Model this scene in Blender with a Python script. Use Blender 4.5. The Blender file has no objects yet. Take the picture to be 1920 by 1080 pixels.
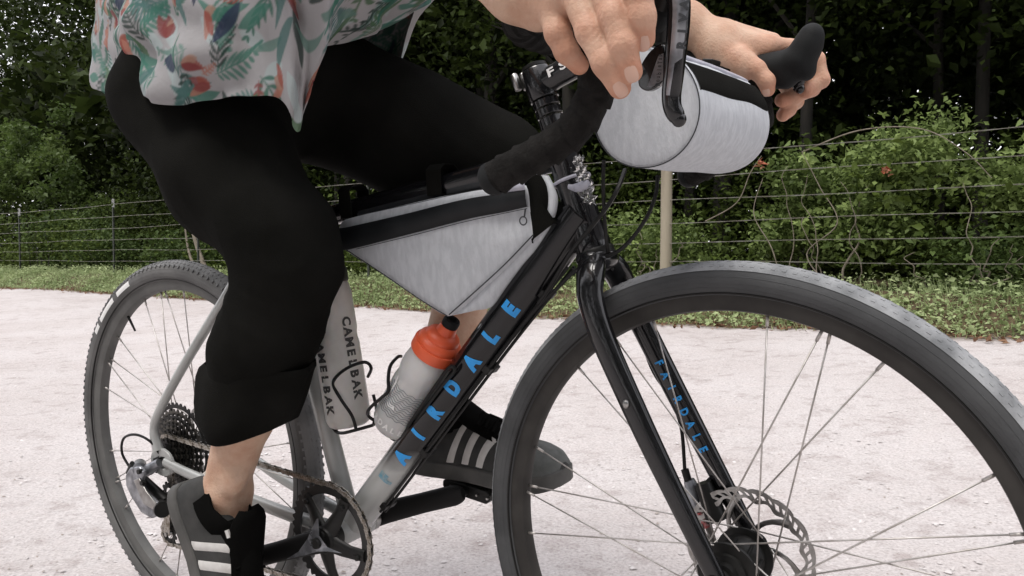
import bpy, math, random
import numpy as np
from mathutils import Matrix, Vector
random.seed(7)
rng = np.random.default_rng(11)
scene = bpy.context.scene
COL = scene.collection
rad = math.radians

# ------------------------------------------------------------------ camera, world, sun, exposure
FPX = 1496.75
CAM_H = 0.7049
PITCH = math.atan((540 - 486.7) / FPX)
cam_data = bpy.data.cameras.new("camera")
cam_data.sensor_width = 36.0
cam_data.lens = FPX / 1920 * 36
cam_data.clip_start = 0.05
cam_data.clip_end = 2000
cam = bpy.data.objects.new("camera", cam_data)
cam.location = (0, 0, CAM_H)
cam.rotation_euler = (rad(90) - PITCH, 0, 0)
COL.objects.link(cam)
scene.camera = cam

SUN_EL, SUN_AZ = rad(62), rad(215)      # azimuth measured from +Y towards +X
world = bpy.data.worlds.new("World")
scene.world = world
world.use_nodes = True
nt = world.node_tree
nt.nodes.clear()
wo = nt.nodes.new("ShaderNodeOutputWorld")
bg = nt.nodes.new("ShaderNodeBackground")
sky = nt.nodes.new("ShaderNodeTexSky")
sky.sky_type = 'NISHITA'
sky.sun_disc = False
sky.sun_elevation = SUN_EL
sky.sun_rotation = SUN_AZ
sky.air_density = 1.0
sky.dust_density = 4.0
mixw = nt.nodes.new("ShaderNodeMixRGB")
mixw.inputs[0].default_value = 0.82
mixw.inputs[2].default_value = (9.2, 9.0, 9.3, 1)      # even overcast
nt.links.new(sky.outputs[0], mixw.inputs[1])
nt.links.new(mixw.outputs[0], bg.inputs[0])
bg.inputs[1].default_value = 0.12
nt.links.new(bg.outputs[0], wo.inputs[0])

sun_d = bpy.data.lights.new("sun", 'SUN')
sun_d.energy = 1.2
sun_d.angle = rad(25)
sun_d.color = (1.0, 0.96, 0.91)
sun = bpy.data.objects.new("sun", sun_d)
sd = Vector((math.sin(SUN_AZ) * math.cos(SUN_EL), math.cos(SUN_AZ) * math.cos(SUN_EL), math.sin(SUN_EL)))
sun.rotation_euler = (-sd).to_track_quat('-Z', 'Y').to_euler()
sun.location = (0, 0, 20)
COL.objects.link(sun)

scene.view_settings.view_transform = 'Standard'
scene.view_settings.look = 'None'
scene.view_settings.exposure = 0.70
scene.view_settings.gamma = 1.0
scene.view_settings.use_curve_mapping = False

# ------------------------------------------------------------------ frames of reference
WB = 1.0552
RT = 0.353                      # tyre outer radius
BIKE = (Matrix.Translation((-0.1603, 1.2331, 0)) @ Matrix.Rotation(-0.595, 4, 'Z')
        @ Matrix.Rotation(0.0733, 4, 'X') @ Matrix.Translation((-WB / 2, 0, 0)))
HA = rad(71.5)
HD = Vector((-math.cos(HA), 0, math.sin(HA)))          # steering axis
HN = Vector((math.sin(HA), 0, math.cos(HA)))
HO = Vector((WB, 0, RT)) - HN * 0.05
STEER = Matrix.Translation(HO) @ Matrix.Rotation(-0.0471, 4, HD) @ Matrix.Translation(-HO)
FRONT = BIKE @ STEER
ID = Matrix.Identity(4)


def U(u, v, y, S=False):
    """point of the plane at side offset y of the bicycle that the photo shows at (u, v)"""
    M = (FRONT if S else BIKE).inverted()
    o = M @ Vector((0, 0, CAM_H))
    c, s = math.cos(PITCH), math.sin(PITCH)
    dx, dz = (u - 960) / FPX, -(v - 540) / FPX
    w = Vector((dx, c + dz * s, -s + dz * c))
    d = M.to_3x3() @ w
    t = (y - o.y) / d.y
    return o + d * t


def A3(*p):
    return np.array([tuple(q) for q in p], float)

# ------------------------------------------------------------------ geometry helpers
def merge(*gs):
    V, F, n = [], [], 0
    for v, f in gs:
        v = np.asarray(v, float)
        V.append(v)
        F += [tuple(int(i) + n for i in q) for q in f]
        n += len(v)
    return np.concatenate(V), F


def catmull(P, k=6, closed=False):
    P = np.asarray(P, float)
    n = len(P)
    out = []
    rng_ = range(n if closed else n - 1)
    for i in rng_:
        if closed:
            a, b, c, d = P[(i - 1) % n], P[i], P[(i + 1) % n], P[(i + 2) % n]
        else:
            a, b, c, d = P[max(i - 1, 0)], P[i], P[i + 1], P[min(i + 2, n - 1)]
        for j in range(k):
            t = j / k
            out.append(.5 * ((2 * b) + (c - a) * t + (2 * a - 5 * b + 4 * c - d) * t * t + (3 * b - a - 3 * c + d) * t ** 3))
    if not closed:
        out.append(P[-1])
    return np.array(out)


def tube(P, r, n=10, closed=False, cap=True, ell=None, up=None):
    """sweep; ell=(a,b) scales the section along the two frame axes; up fixes the first axis"""
    P = np.asarray(P, float)
    m = len(P)
    r = np.broadcast_to(np.asarray(r, float), (m,))
    if closed:
        T = np.roll(P, -1, 0) - np.roll(P, 1, 0)
    else:
        T = np.gradient(P, axis=0)
    T /= np.linalg.norm(T, axis=1)[:, None] + 1e-12
    ref = np.array(up if up is not None else ((0, 0, 1) if abs(T[0, 2]) < .9 else (1, 0, 0)), float)
    N = np.zeros_like(P)
    x = ref - T[0] * (ref @ T[0])
    x /= np.linalg.norm(x)
    for i in range(m):
        if up is not None:
            x = ref - T[i] * (ref @ T[i])
        else:
            x = x - T[i] * (x @ T[i])
        x = x / (np.linalg.norm(x) + 1e-12)
        N[i] = x
    B = np.cross(T, N)
    th = np.linspace(0, 2 * np.pi, n, endpoint=False)
    ea, eb = ell if ell is not None else (1, 1)
    ea = np.broadcast_to(np.asarray(ea, float), (m,))
    eb = np.broadcast_to(np.asarray(eb, float), (m,))
    V = (P[:, None] + (r * ea)[:, None, None] * np.cos(th)[None, :, None] * N[:, None]
         + (r * eb)[:, None, None] * np.sin(th)[None, :, None] * B[:, None]).reshape(-1, 3)
    F = []
    for i in range(m if closed else m - 1):
        a, b = i * n, ((i + 1) % m) * n
        for j in range(n):
            k = (j + 1) % n
            F.append((a + j, a + k, b + k, b + j))
    if cap and not closed:
        F.append(tuple(range(n))[::-1])
        F.append(tuple(range((m - 1) * n, m * n)))
    return V, F


def grid_faces(nu, nv, cu=False, cv=False):
    F = []
    for i in range(nu if cu else nu - 1):
        for j in range(nv if cv else nv - 1):
            a = i * nv + j
            b = ((i + 1) % nu) * nv + j
            a2 = i * nv + (j + 1) % nv
            b2 = ((i + 1) % nu) * nv + (j + 1) % nv
            F.append((a, b, b2, a2))
    return F


def lathe(prof, c=(0, 0, 0), axis='y', n=48, closed=False):
    """prof: (radius, height) pairs; turned round an axis through c"""
    p = np.asarray(prof, float)
    th = np.linspace(0, 2 * np.pi, n, endpoint=False)
    R, H = p[:, 0], p[:, 1]
    a = R[None] * np.cos(th)[:, None]
    b = R[None] * np.sin(th)[:, None]
    h = np.broadcast_to(H[None], a.shape)
    if axis == 'y':
        V = np.stack([a, h, b], -1)
    elif axis == 'x':
        V = np.stack([h, a, b], -1)
    else:
        V = np.stack([a, -b, h], -1)
    V = V.reshape(-1, 3) + np.array(tuple(c))
    return V, grid_faces(n, len(p), True, closed)


def lathe_along(prof, A, B, n=32):
    """prof (radius, fraction*length or metres from A) turned about A->B"""
    A, B = np.array(tuple(A), float), np.array(tuple(B), float)
    d = (B - A) / np.linalg.norm(B - A)
    V, F = lathe(prof, axis='z', n=n)
    q = Vector((0, 0, 1)).rotation_difference(Vector(d)).to_matrix()
    return V @ np.array(q).T + A, F


def prism(poly, y0, y1, plane='xz', c=(0, 0, 0)):
    p = np.asarray(poly, float)
    n = len(p)
    def lay(h):
        if plane == 'xz':
            return np.stack([p[:, 0], np.full(n, h), p[:, 1]], -1)
        if plane == 'xy':
            return np.stack([p[:, 0], p[:, 1], np.full(n, h)], -1)
        return np.stack([np.full(n, h), p[:, 0], p[:, 1]], -1)
    V = np.concatenate([lay(y0), lay(y1)]) + np.array(c)
    F = [tuple(range(n))[::-1], tuple(range(n, 2 * n))]
    F += [(i, (i + 1) % n, n + (i + 1) % n, n + i) for i in range(n)]
    return V, F


def ringplate(outer, inner, y0, y1):
    """flat plate between two outlines (same count, x-z), with thickness"""
    n = len(outer)
    V = []
    for h in (y0, y1):
        for P in (outer, inner):
            V.append(np.stack([P[:, 0], np.full(n, h), P[:, 1]], -1))
    V = np.concatenate(V)
    o0, i0, o1, i1 = 0, n, 2 * n, 3 * n
    F = []
    for j in range(n):
        k = (j + 1) % n
        F += [(o0 + j, o0 + k, i0 + k, i0 + j), (o1 + k, o1 + j, i1 + j, i1 + k),
              (o0 + k, o0 + j, o1 + j, o1 + k), (i0 + j, i0 + k, i1 + k, i1 + j)]
    return V, F


def box(c, s, R=None):
    v = np.array([[x, y, z] for x in (-.5, .5) for y in (-.5, .5) for z in (-.5, .5)]) * np.array(s)
    if R is not None:
        v = v @ np.array(R).T
    return v + np.array(tuple(c)), [(0, 1, 3, 2), (4, 6, 7, 5), (0, 4, 5, 1), (2, 3, 7, 6), (0, 2, 6, 4), (1, 5, 7, 3)]


def basis(xd, zd):
    x = np.array(tuple(xd), float); x /= np.linalg.norm(x)
    z = np.array(tuple(zd), float); z -= x * (z @ x); z /= np.linalg.norm(z)
    y = np.cross(z, x)
    return np.stack([x, y, z], 1)


def xf(g, R=None, t=(0, 0, 0), s=1.0):
    v = np.asarray(g[0], float) * s
    if R is not None:
        v = v @ np.array(R).T
    return v + np.array(tuple(t)), g[1]


def ellipsoid(c, r, n=16, m=10, R=None):
    th = np.linspace(0, 2 * np.pi, n, endpoint=False)
    ph = np.linspace(.001, np.pi - .001, m)
    V = np.stack([np.outer(np.cos(th), np.sin(ph)), np.outer(np.sin(th), np.sin(ph)), np.outer(np.ones(n), np.cos(ph))], -1).reshape(-1, 3) * np.array(r)
    if R is not None:
        V = V @ np.array(R).T
    F = [tuple(reversed(f)) for f in grid_faces(n, m, True)]
    return V + np.array(tuple(c)), F


# ---- signed distance bodies
def cap(a, b, ra, rb=None, k=None):
    return (np.array(tuple(a), np.float32), np.array(tuple(b), np.float32), float(ra), float(ra if rb is None else rb), k)


def sdf_mesh(prims, h, k=0.01, disp=None, cut=None, pad=3):
    """prims: tapered capsules joined by a smooth union of width k (or their own) -> surface net"""
    lo = np.min([np.minimum(p[0] - p[2], p[1] - p[3]) for p in prims], 0) - pad * h
    hi = np.max([np.maximum(p[0] + p[2], p[1] + p[3]) for p in prims], 0) + pad * h
    n = np.ceil((hi - lo) / h).astype(int) + 1
    ax = [(lo[i] + h * np.arange(n[i])).astype(np.float32) for i in range(3)]
    D = np.full(n, 1.0, np.float32)
    for a, b, ra, rb, kk in prims:
        kk = k if kk is None else kk
        m = max(ra, rb) + 4 * h + kk * 1.5
        sl = []
        for i in range(3):
            l0 = min(a[i], b[i]) - m
            l1 = max(a[i], b[i]) + m
            i0 = max(int((l0 - lo[i]) / h), 0)
            i1 = min(int((l1 - lo[i]) / h) + 2, n[i])
            sl.append(slice(i0, i1))
        X, Y, Z = np.meshgrid(ax[0][sl[0]], ax[1][sl[1]], ax[2][sl[2]], indexing='ij')
        ab = b - a
        L = float(ab @ ab) + 1e-12
        t = np.clip(((X - a[0]) * ab[0] + (Y - a[1]) * ab[1] + (Z - a[2]) * ab[2]) / L, 0, 1)
        d = np.sqrt((X - a[0] - t * ab[0]) ** 2 + (Y - a[1] - t * ab[1]) ** 2 + (Z - a[2] - t * ab[2]) ** 2) - (ra + (rb - ra) * t)
        s = D[sl[0], sl[1], sl[2]]
        if kk > 0:
            q = np.maximum(kk - np.abs(s - d), 0) / kk
            s = np.minimum(s, d) - q * q * kk * .25
        else:
            s = np.minimum(s, d)
        D[sl[0], sl[1], sl[2]] = s
    if disp is not None or cut is not None:
        X, Y, Z = np.meshgrid(*ax, indexing='ij')
        if disp is not None:
            D = D + disp(X, Y, Z).astype(np.float32)
        if cut is not None:
            D = np.maximum(D, cut(X, Y, Z).astype(np.float32))
    S = D < 0
    c = [D[i:n[0] - 1 + i, j:n[1] - 1 + j, l:n[2] - 1 + l] for i in (0, 1) for j in (0, 1) for l in (0, 1)]
    cs = sum((x < 0).astype(np.int8) for x in c)
    mask = (cs > 0) & (cs < 8)
    I = np.argwhere(mask)
    vals = np.stack([x[mask] for x in c], 1)
    offs = np.array([(i, j, l) for i in (0, 1) for j in (0, 1) for l in (0, 1)], float)
    P = np.zeros((len(I), 3)); cnt = np.zeros(len(I))
    for a in range(8):
        for b in range(a + 1, 8):
            if np.abs(offs[a] - offs[b]).sum() != 1:
                continue
            va, vb = vals[:, a], vals[:, b]
            m = (va < 0) != (vb < 0)
            t = va[m] / (va[m] - vb[m])
            P[m] += offs[a] + (offs[b] - offs[a]) * t[:, None]
            cnt[m] += 1
    P = (P / cnt[:, None] + I) * h + lo
    idx = -np.ones(mask.shape, int)
    idx[mask] = np.arange(len(I))
    F = []
    for axn in range(3):
        s0 = [slice(1, -1)] * 3; s1 = [slice(1, -1)] * 3
        s0[axn] = slice(0, n[axn] - 1); s1[axn] = slice(1, n[axn])
        A, B = S[tuple(s0)], S[tuple(s1)]
        E = np.argwhere(A != B)
        flip = A[A != B]
        o1, o2 = (axn + 1) % 3, (axn + 2) % 3
        base = E.copy(); base[:, o1] += 1; base[:, o2] += 1
        def ce(d1, d2):
            q = base.copy(); q[:, o1] -= d1; q[:, o2] -= d2
            return idx[q[:, 0], q[:, 1], q[:, 2]]
        f = np.stack([ce(1, 1), ce(0, 1), ce(0, 0), ce(1, 0)], 1)
        f[~flip] = f[~flip][:, ::-1]
        F.append(f)
    F = np.concatenate(F)
    F = F[(F >= 0).all(1)]
    return P, F


# ------------------------------------------------------------------ object helpers
OFF = {}


def mesh_from(name, g, m, smooth=True, auto=None):
    V, F = g
    me = bpy.data.meshes.new(name)
    if isinstance(F, np.ndarray):
        k = F.shape[1]
        me.vertices.add(len(V)); me.vertices.foreach_set('co', np.asarray(V, np.float32).ravel())
        me.loops.add(F.size); me.loops.foreach_set('vertex_index', F.astype(np.int32).ravel())
        me.polygons.add(len(F)); me.polygons.foreach_set('loop_start', np.arange(0, F.size, k, dtype=np.int32))
        me.update(calc_edges=True)
    else:
        me.from_pydata([tuple(v) for v in V], [], F)
    if smooth:
        me.polygons.foreach_set('use_smooth', np.ones(len(me.polygons), bool))
        if auto:
            me.set_sharp_from_angle(angle=rad(auto))
    if m is not None:
        for q in (m if isinstance(m, (list, tuple)) else [m]):
            me.materials.append(q)
    return me


def thing(name, label, cat, frame=ID, base=(0, 0, 0), group=None):
    o = bpy.data.objects.new(name, None)
    COL.objects.link(o)
    o.empty_display_size = .05
    o.matrix_world = frame @ Matrix.Translation(tuple(base))
    OFF[o.name] = np.array(tuple(base), float)
    o['label'] = label; o['category'] = cat
    if group: o['group'] = group
    return o


def part(name, g, m, parent, smooth=True, auto=40, label=None, local=None, bevel=None, mesh=None, fixn=True):
    """a mesh under a thing or under a part; vertices are given in the thing's frame"""
    off = OFF[parent.name]
    if mesh is None:
        g = (np.asarray(g[0], float) - off, g[1])
        mesh = mesh_from(name, g, m, smooth, auto)
        if fixn and not isinstance(g[1], np.ndarray):
            import bmesh
            bm = bmesh.new(); bm.from_mesh(mesh); bmesh.ops.recalc_face_normals(bm, faces=bm.faces); bm.to_mesh(mesh); bm.free()
    o = bpy.data.objects.new(name, mesh)
    COL.objects.link(o)
    o.parent = parent
    if local is not None:
        o.matrix_local = local
    OFF[o.name] = off
    if label: o['label'] = label
    if bevel:
        b = o.modifiers.new('bevel', 'BEVEL'); b.width = bevel; b.segments = 2; b.limit_method = 'ANGLE'; b.angle_limit = rad(35)
    return o


def node(name, parent, local=None):
    o = bpy.data.objects.new(name, None)
    o.empty_display_size = .03
    COL.objects.link(o); o.parent = parent
    if local is not None: o.matrix_local = local
    OFF[o.name] = OFF[parent.name] if local is None else np.zeros(3)
    return o


def world_obj(name, g, m, kind=None, label=None, cat=None, group=None, smooth=True, auto=None, origin=None):
    V = np.asarray(g[0], float)
    o3 = np.array(origin, float) if origin is not None else np.zeros(3)
    me = mesh_from(name, (V - o3, g[1]), m, smooth, auto)
    o = bpy.data.objects.new(name, me); COL.objects.link(o); o.location = o3
    OFF[o.name] = o3
    if kind: o['kind'] = kind
    if label: o['label'] = label
    if cat: o['category'] = cat
    if group: o['group'] = group
    return o

# ------------------------------------------------------------------ materials
MATS = {}


def mat(name, c, c2=None, scale=30, rough=.5, metal=0, bump=0, bscale=200, coat=0, trans=0, sss=0, spec=None, detail=4, lo=.35, hi=.65, coord='Object', stretch=None, coatr=.05, rough2=None, alpha=None, sheen=0):
    m = bpy.data.materials.new(name)
    m.use_nodes = True
    n, l = m.node_tree.nodes, m.node_tree.links
    p = n['Principled BSDF']
    p.inputs['Base Color'].default_value = (*c, 1)
    p.inputs['Roughness'].default_value = rough
    p.inputs['Metallic'].default_value = metal
    if spec is not None: p.inputs['Specular IOR Level'].default_value = spec
    if coat:
        p.inputs['Coat Weight'].default_value = coat; p.inputs['Coat Roughness'].default_value = coatr
    if trans: p.inputs['Transmission Weight'].default_value = trans
    if sheen: p.inputs['Sheen Weight'].default_value = sheen
    if alpha is not None: p.inputs['Alpha'].default_value = alpha
    if sss:
        p.inputs['Subsurface Weight'].default_value = sss
        p.inputs['Subsurface Radius'].default_value = (1, .35, .2)
        p.inputs['Subsurface Scale'].default_value = .006
    tc = n.new('ShaderNodeTexCoord')
    src = tc.outputs[coord]
    if stretch:
        mp = n.new('ShaderNodeMapping'); mp.inputs['Scale'].default_value = stretch
        l.new(src, mp.inputs[0]); src = mp.outputs[0]
    if c2 is not None:
        t = n.new('ShaderNodeTexNoise'); t.inputs['Scale'].default_value = scale; t.inputs['Detail'].default_value = detail
        l.new(src, t.inputs[0])
        r = n.new('ShaderNodeValToRGB')
        r.color_ramp.elements[0].position = lo; r.color_ramp.elements[1].position = hi
        r.color_ramp.elements[0].color = (*c, 1); r.color_ramp.elements[1].color = (*c2, 1)
        l.new(t.outputs[0], r.inputs[0]); l.new(r.outputs[0], p.inputs['Base Color'])
        if rough2 is not None:
            q = n.new('ShaderNodeMapRange'); q.inputs[1].default_value = lo; q.inputs[2].default_value = hi
            q.inputs[3].default_value = rough; q.inputs[4].default_value = rough2
            l.new(t.outputs[0], q.inputs[0]); l.new(q.outputs[0], p.inputs['Roughness'])
    if bump:
        t = n.new('ShaderNodeTexNoise'); t.inputs['Scale'].default_value = bscale; t.inputs['Detail'].default_value = 3
        l.new(src, t.inputs[0])
        b = n.new('ShaderNodeBump'); b.inputs['Strength'].default_value = bump; b.inputs['Distance'].default_value = .002
        l.new(t.outputs[0], b.inputs['Height']); l.new(b.outputs[0], p.inputs['Normal'])
    MATS[name] = m
    return m


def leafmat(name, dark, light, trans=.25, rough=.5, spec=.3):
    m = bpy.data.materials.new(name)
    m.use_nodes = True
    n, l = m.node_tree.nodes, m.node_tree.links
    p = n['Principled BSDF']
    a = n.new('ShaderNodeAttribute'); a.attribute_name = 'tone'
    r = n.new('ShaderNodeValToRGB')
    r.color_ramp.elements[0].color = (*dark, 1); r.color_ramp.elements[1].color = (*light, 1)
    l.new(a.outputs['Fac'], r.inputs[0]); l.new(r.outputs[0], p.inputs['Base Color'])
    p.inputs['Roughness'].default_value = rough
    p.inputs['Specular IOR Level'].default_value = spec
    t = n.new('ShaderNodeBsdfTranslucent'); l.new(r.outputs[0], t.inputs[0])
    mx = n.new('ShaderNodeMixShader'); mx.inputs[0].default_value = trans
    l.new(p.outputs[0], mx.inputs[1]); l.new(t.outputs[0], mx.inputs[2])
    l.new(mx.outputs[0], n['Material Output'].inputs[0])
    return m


BLACKF = mat('black_fabric', (.0072, .0072, .0064), (.0125, .0124, .0112), 7, rough=1.0, bump=.5, bscale=700, spec=.03)
SKIN = mat('skin', (.60, .415, .305), (.50, .305, .21), 38, rough=.55, bump=.55, bscale=300, sss=.12, spec=.3)
_n, _l = SKIN.node_tree.nodes, SKIN.node_tree.links
_p = _n['Principled BSDF']; _src = _p.inputs['Base Color'].links[0].from_socket
_at = _n.new('ShaderNodeAttribute'); _at.attribute_name = 'flush'
_mx = _n.new('ShaderNodeMixRGB'); _mx.blend_type = 'MULTIPLY'; _mx.inputs[2].default_value = (.98, .66, .58, 1)
_l.new(_at.outputs['Fac'], _mx.inputs[0]); _l.new(_src, _mx.inputs[1]); _l.new(_mx.outputs[0], _p.inputs['Base Color'])
NAIL = mat('nail', (.60, .385, .30), rough=.3, sss=.1, spec=.5)
PAINTB = mat('black_gloss_paint', (.006, .006, .007), rough=.25, spec=.25, coat=.8, coatr=.03)
SILVER = mat('silver_paint', (.42, .43, .42), (.34, .35, .34), 14, rough=.38, metal=.25, coat=.5)
SILVERM = mat('bare_metal', (.42, .42, .41), (.26, .25, .24), 60, rough=.28, metal=1)
ALLOY = mat('pale_alloy', (.42, .43, .46), (.16, .165, .18), 45, rough=.35, metal=.7)
BLACKM = mat('black_anodised', (.006, .006, .006), (.011, .011, .010), 40, rough=.42, spec=.3)
BLACKMAT = mat('black_matte_crank', (.006, .006, .006), rough=.5, spec=.2)
RUBBER = mat('hood_rubber', (.0065, .0075, .0080), (.010, .011, .0115), 60, rough=.7, bump=.15, bscale=600, spec=.25)
TAPE = mat('bar_tape', (.011, .0105, .010), (.020, .019, .018), 70, rough=.9, bump=.8, bscale=300, spec=.12)
CABLE = mat('cable_housing', (.007, .007, .007), rough=.4, spec=.3)
RIM = mat('rim', (.032, .030, .028), (.050, .047, .043), 22, rough=.6, spec=.25)
TYRE = mat('front_tyre_rubber', (.050, .052, .054), (.075, .078, .080), 16, rough=.85, bump=.2, bscale=300)
TREAD = mat('front_tread_dust_skylight', (.16, .168, .175), (.34, .35, .36), 24, rough=.9, bump=.3, bscale=400)  # tread dust, with skylight on the tyre also put into the colour
TYRE2 = mat('rear_tyre_rubber', (.10, .10, .099), (.16, .16, .157), 14, rough=.9, bump=.2, bscale=300)
TREAD2 = mat('rear_tread_dust', (.12, .123, .125), (.22, .223, .225), 24, rough=.95, bump=.3, bscale=400)
RIM2 = mat('rear_rim', (.09, .09, .087), (.13, .13, .125), 20, rough=.7)
CHAINM = mat('worn_chain', (.50, .48, .45), (.20, .17, .13), 260, rough=.32, metal=.9)
COGM = mat('cassette_steel', (.10, .095, .085), (.05, .046, .04), 90, rough=.4, metal=.8)
RINGM = mat('black_ring', (.010, .010, .010), rough=.4, coat=.2)
RUSTS = mat('spoke_steel', (.42, .39, .36), (.62, .60, .58), 60, rough=.4, metal=.7)
GREYFAB = mat('heather_grey_fabric', (.58, .605, .635), (.51, .535, .565), 150, rough=.95, bump=.5, bscale=520, stretch=(1, 1, .3), spec=.1, detail=3, lo=.38, hi=.6)
GREYGUS = mat('grey_gusset_fabric', (.60, .605, .61), (.50, .505, .51), 60, rough=.95, bump=.3, bscale=700, spec=.1)
PIPING = mat('dark_piping', (.035, .038, .042), rough=.8)
WHITEST = mat('reflective_strip', (.42, .42, .48), (.30, .31, .37), 50, rough=.45)
ZIPM = mat('coated_zip', (.005, .006, .007), (.014, .016, .018), 14, rough=.5, spec=.3)
BOTT = mat('frosted_bottle', (.70, .70, .695), (.56, .56, .555), 14, rough=.38, trans=.12, sss=.25)
BOTT2 = mat('clear_bottle', (.76, .75, .72), (.56, .545, .515), 16, rough=.3, trans=.2, sss=.2)
ORANGE = mat('orange_lid', (.78, .125, .045), (.68, .10, .035), 20, rough=.42, sss=.1)
PRINTD = mat('dark_print', (.05, .05, .05), rough=.6)
PRINTW = mat('white_print', (.80, .80, .79), rough=.6)
FADED = mat('faded_blue_print', (.12, .30, .40), (.28, .36, .38), 200, rough=.6)
BLUE = mat('blue_print', (.025, .33, .80), rough=.5)
SHOE = mat('shoe_grey_nubuck', (.030, .031, .030), (.045, .045, .043), 50, rough=.85, bump=.3, bscale=900)
SHOEB = mat('shoe_black_mesh', (.0045, .0045, .0042), rough=1, bump=.3, bscale=1200, spec=.04)
SOLE = mat('shoe_sole', (.06, .06, .057), (.09, .088, .083), 30, rough=.75)
STRIPE = mat('stripe_fabric', (.62, .61, .59), (.52, .51, .49), 60, rough=.8)
# ================================================================== BICYCLE
bike = thing('bicycle', 'gravel bicycle with glossy black front end fading to silver at the rear', 'bicycle', BIKE, (WB / 2, 0, 0))
ZERO = np.zeros(3)
AX_R = np.array([0, 0, RT]); AX_F = np.array([WB, 0, RT])
BB = np.array([.422, 0, .275])


def text_geo(s, size=1.0, bold=0.0):
    cu = bpy.data.curves.new('t', 'FONT'); cu.body = s; cu.size = size; cu.offset = bold; cu.resolution_u = 3
    cu.align_x = 'CENTER'; cu.align_y = 'CENTER'
    o = bpy.data.objects.new('t', cu); COL.objects.link(o)
    dg = bpy.context.evaluated_depsgraph_get(); dg.update()
    me = o.evaluated_get(dg).to_mesh()
    V = np.array([tuple(v.co) for v in me.vertices]); F = [tuple(p.vertices) for p in me.polygons]
    o.evaluated_get(dg).to_mesh_clear()
    bpy.data.objects.remove(o); bpy.data.curves.remove(cu)
    if len(V):
        V[:, 0] -= (V[:, 0].min() + V[:, 0].max()) / 2
        V[:, 1] -= (V[:, 1].min() + V[:, 1].max()) / 2
    return V, F


def finer(V, F, L):
    import bmesh
    me = bpy.data.meshes.new('t'); me.from_pydata([tuple(v) for v in V], [], F)
    bm = bmesh.new(); bm.from_mesh(me); bmesh.ops.triangulate(bm, faces=bm.faces)
    for _ in range(6):
        e = [x for x in bm.edges if x.calc_length() > L]
        if not e: break
        bmesh.ops.subdivide_edges(bm, edges=e, cuts=1)
        bmesh.ops.triangulate(bm, faces=bm.faces)
    bm.verts.index_update()
    V = np.array([tuple(v.co) for v in bm.verts]); F = [tuple(v.index for v in f.verts) for f in bm.faces]
    bm.free(); bpy.data.meshes.remove(me)
    return V, F


def text_on_tube(s, A, B, r, s0, step, size, stretch=1.0, up=None, bold=.0, lift=.0006, face=(0, -1, 0), shift=0.0):
    A, B = np.array(tuple(A)), np.array(tuple(B))
    d = (B - A) / np.linalg.norm(B - A)
    n0 = np.array(face, float); n0 -= d * (n0 @ d); n0 /= np.linalg.norm(n0)
    n1 = np.cross(n0, d)
    out = []
    for i, ch in enumerate(s):
        if ch == ' ': continue
        V, F = finer(*text_geo(ch, size, bold), .35 * r)
        al = s0 + i * step + V[:, 0] * stretch
        an = (V[:, 1] + shift) / r
        P = A + np.outer(al, d) + (r + lift) * (np.outer(np.cos(an), n0) + np.outer(np.sin(an), n1))
        out.append((P, F))
    return out


def letters(gs, m, parent, first=None):
    for i, g in enumerate(gs):
        part('letter', g, first if first and i == 0 else m, parent, smooth=False, fixn=False)


def fade_mat():
    m = mat('down_tube_fade_paint', (.006, .006, .007), rough=.25, coat=.6, spec=.2)
    n, l = m.node_tree.nodes, m.node_tree.links
    p = n['Principled BSDF']
    tc = n.new('ShaderNodeTexCoord'); sp = n.new('ShaderNodeSeparateXYZ'); l.new(tc.outputs['Object'], sp.inputs[0])
    no = n.new('ShaderNodeTexNoise'); no.inputs['Scale'].default_value = 30; l.new(tc.outputs['Object'], no.inputs[0])
    ma = n.new('ShaderNodeMath'); ma.operation = 'MULTIPLY_ADD'; ma.inputs[1].default_value = .03
    l.new(no.outputs[0], ma.inputs[0]); l.new(sp.outputs[2], ma.inputs[2])
    r = n.new('ShaderNodeMapRange'); r.inputs[1].default_value = .402; r.inputs[2].default_value = .442
    l.new(ma.outputs[0], r.inputs[0])
    cr = n.new('ShaderNodeValToRGB'); cr.color_ramp.elements[0].color = (.42, .43, .42, 1); cr.color_ramp.elements[1].color = (.006, .006, .007, 1)
    l.new(r.outputs[0], cr.inputs[0]); l.new(cr.outputs[0], p.inputs['Base Color'])
    return m


FADE = fade_mat()
HT_B = HO + HD * ((0.722 - HO.z) / HD.z)
HT_T = HO + HD * ((0.855 - HO.z) / HD.z)
DT_A = Vector((BB[0] + .012, 0, BB[2] + .012)); DT_B = Vector((.868, 0, .766))
down = part('down_tube', tube(A3(DT_A, DT_A.lerp(DT_B, .1), DT_A.lerp(DT_B, .9), DT_B), [.0245, .0255, .0255, .0255], 40), FADE, bike)
letters(text_on_tube('FAIRDALE', DT_A, DT_B,   .0262, .130, .0512, .030, .9, bold=.0022, lift=.0, face=(.30, -1, -.1)), BLUE, down, FADED)
part('head_tube', lathe_along([(0, -.004), (.0225, -.004), (.0235, .004), (.0215, .012), (.0205, .05), (.0205, .115), (.023, .128), (.023, .138), (0, .138)], HT_B, HT_T), PAINTB, bike)
TT_A = Vector((.292, 0, .757)); TT_B = Vector((.848, 0, .838))
part('top_tube', tube(A3(TT_A, TT_B), [.0155, .0175], 20), PAINTB, bike)
ST_T = Vector((.272, 0, .815))
seat_t = part('seat_tube', tube(A3(BB + [0, 0, .01], ST_T), [.0155, .0155], 22), SILVER, bike)
part('clamp', lathe_along([(.0155, -.006), (.0195, -.006), (.0195, .008), (.0155, .008)], ST_T, ST_T + (ST_T - Vector(BB)).normalized() * .1), BLACKM, seat_t)
SP_T = Vector((.243, 0, .93))
part('seatpost', tube(A3(ST_T, SP_T), .0135, 18), BLACKM, bike)
sv = []
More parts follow.
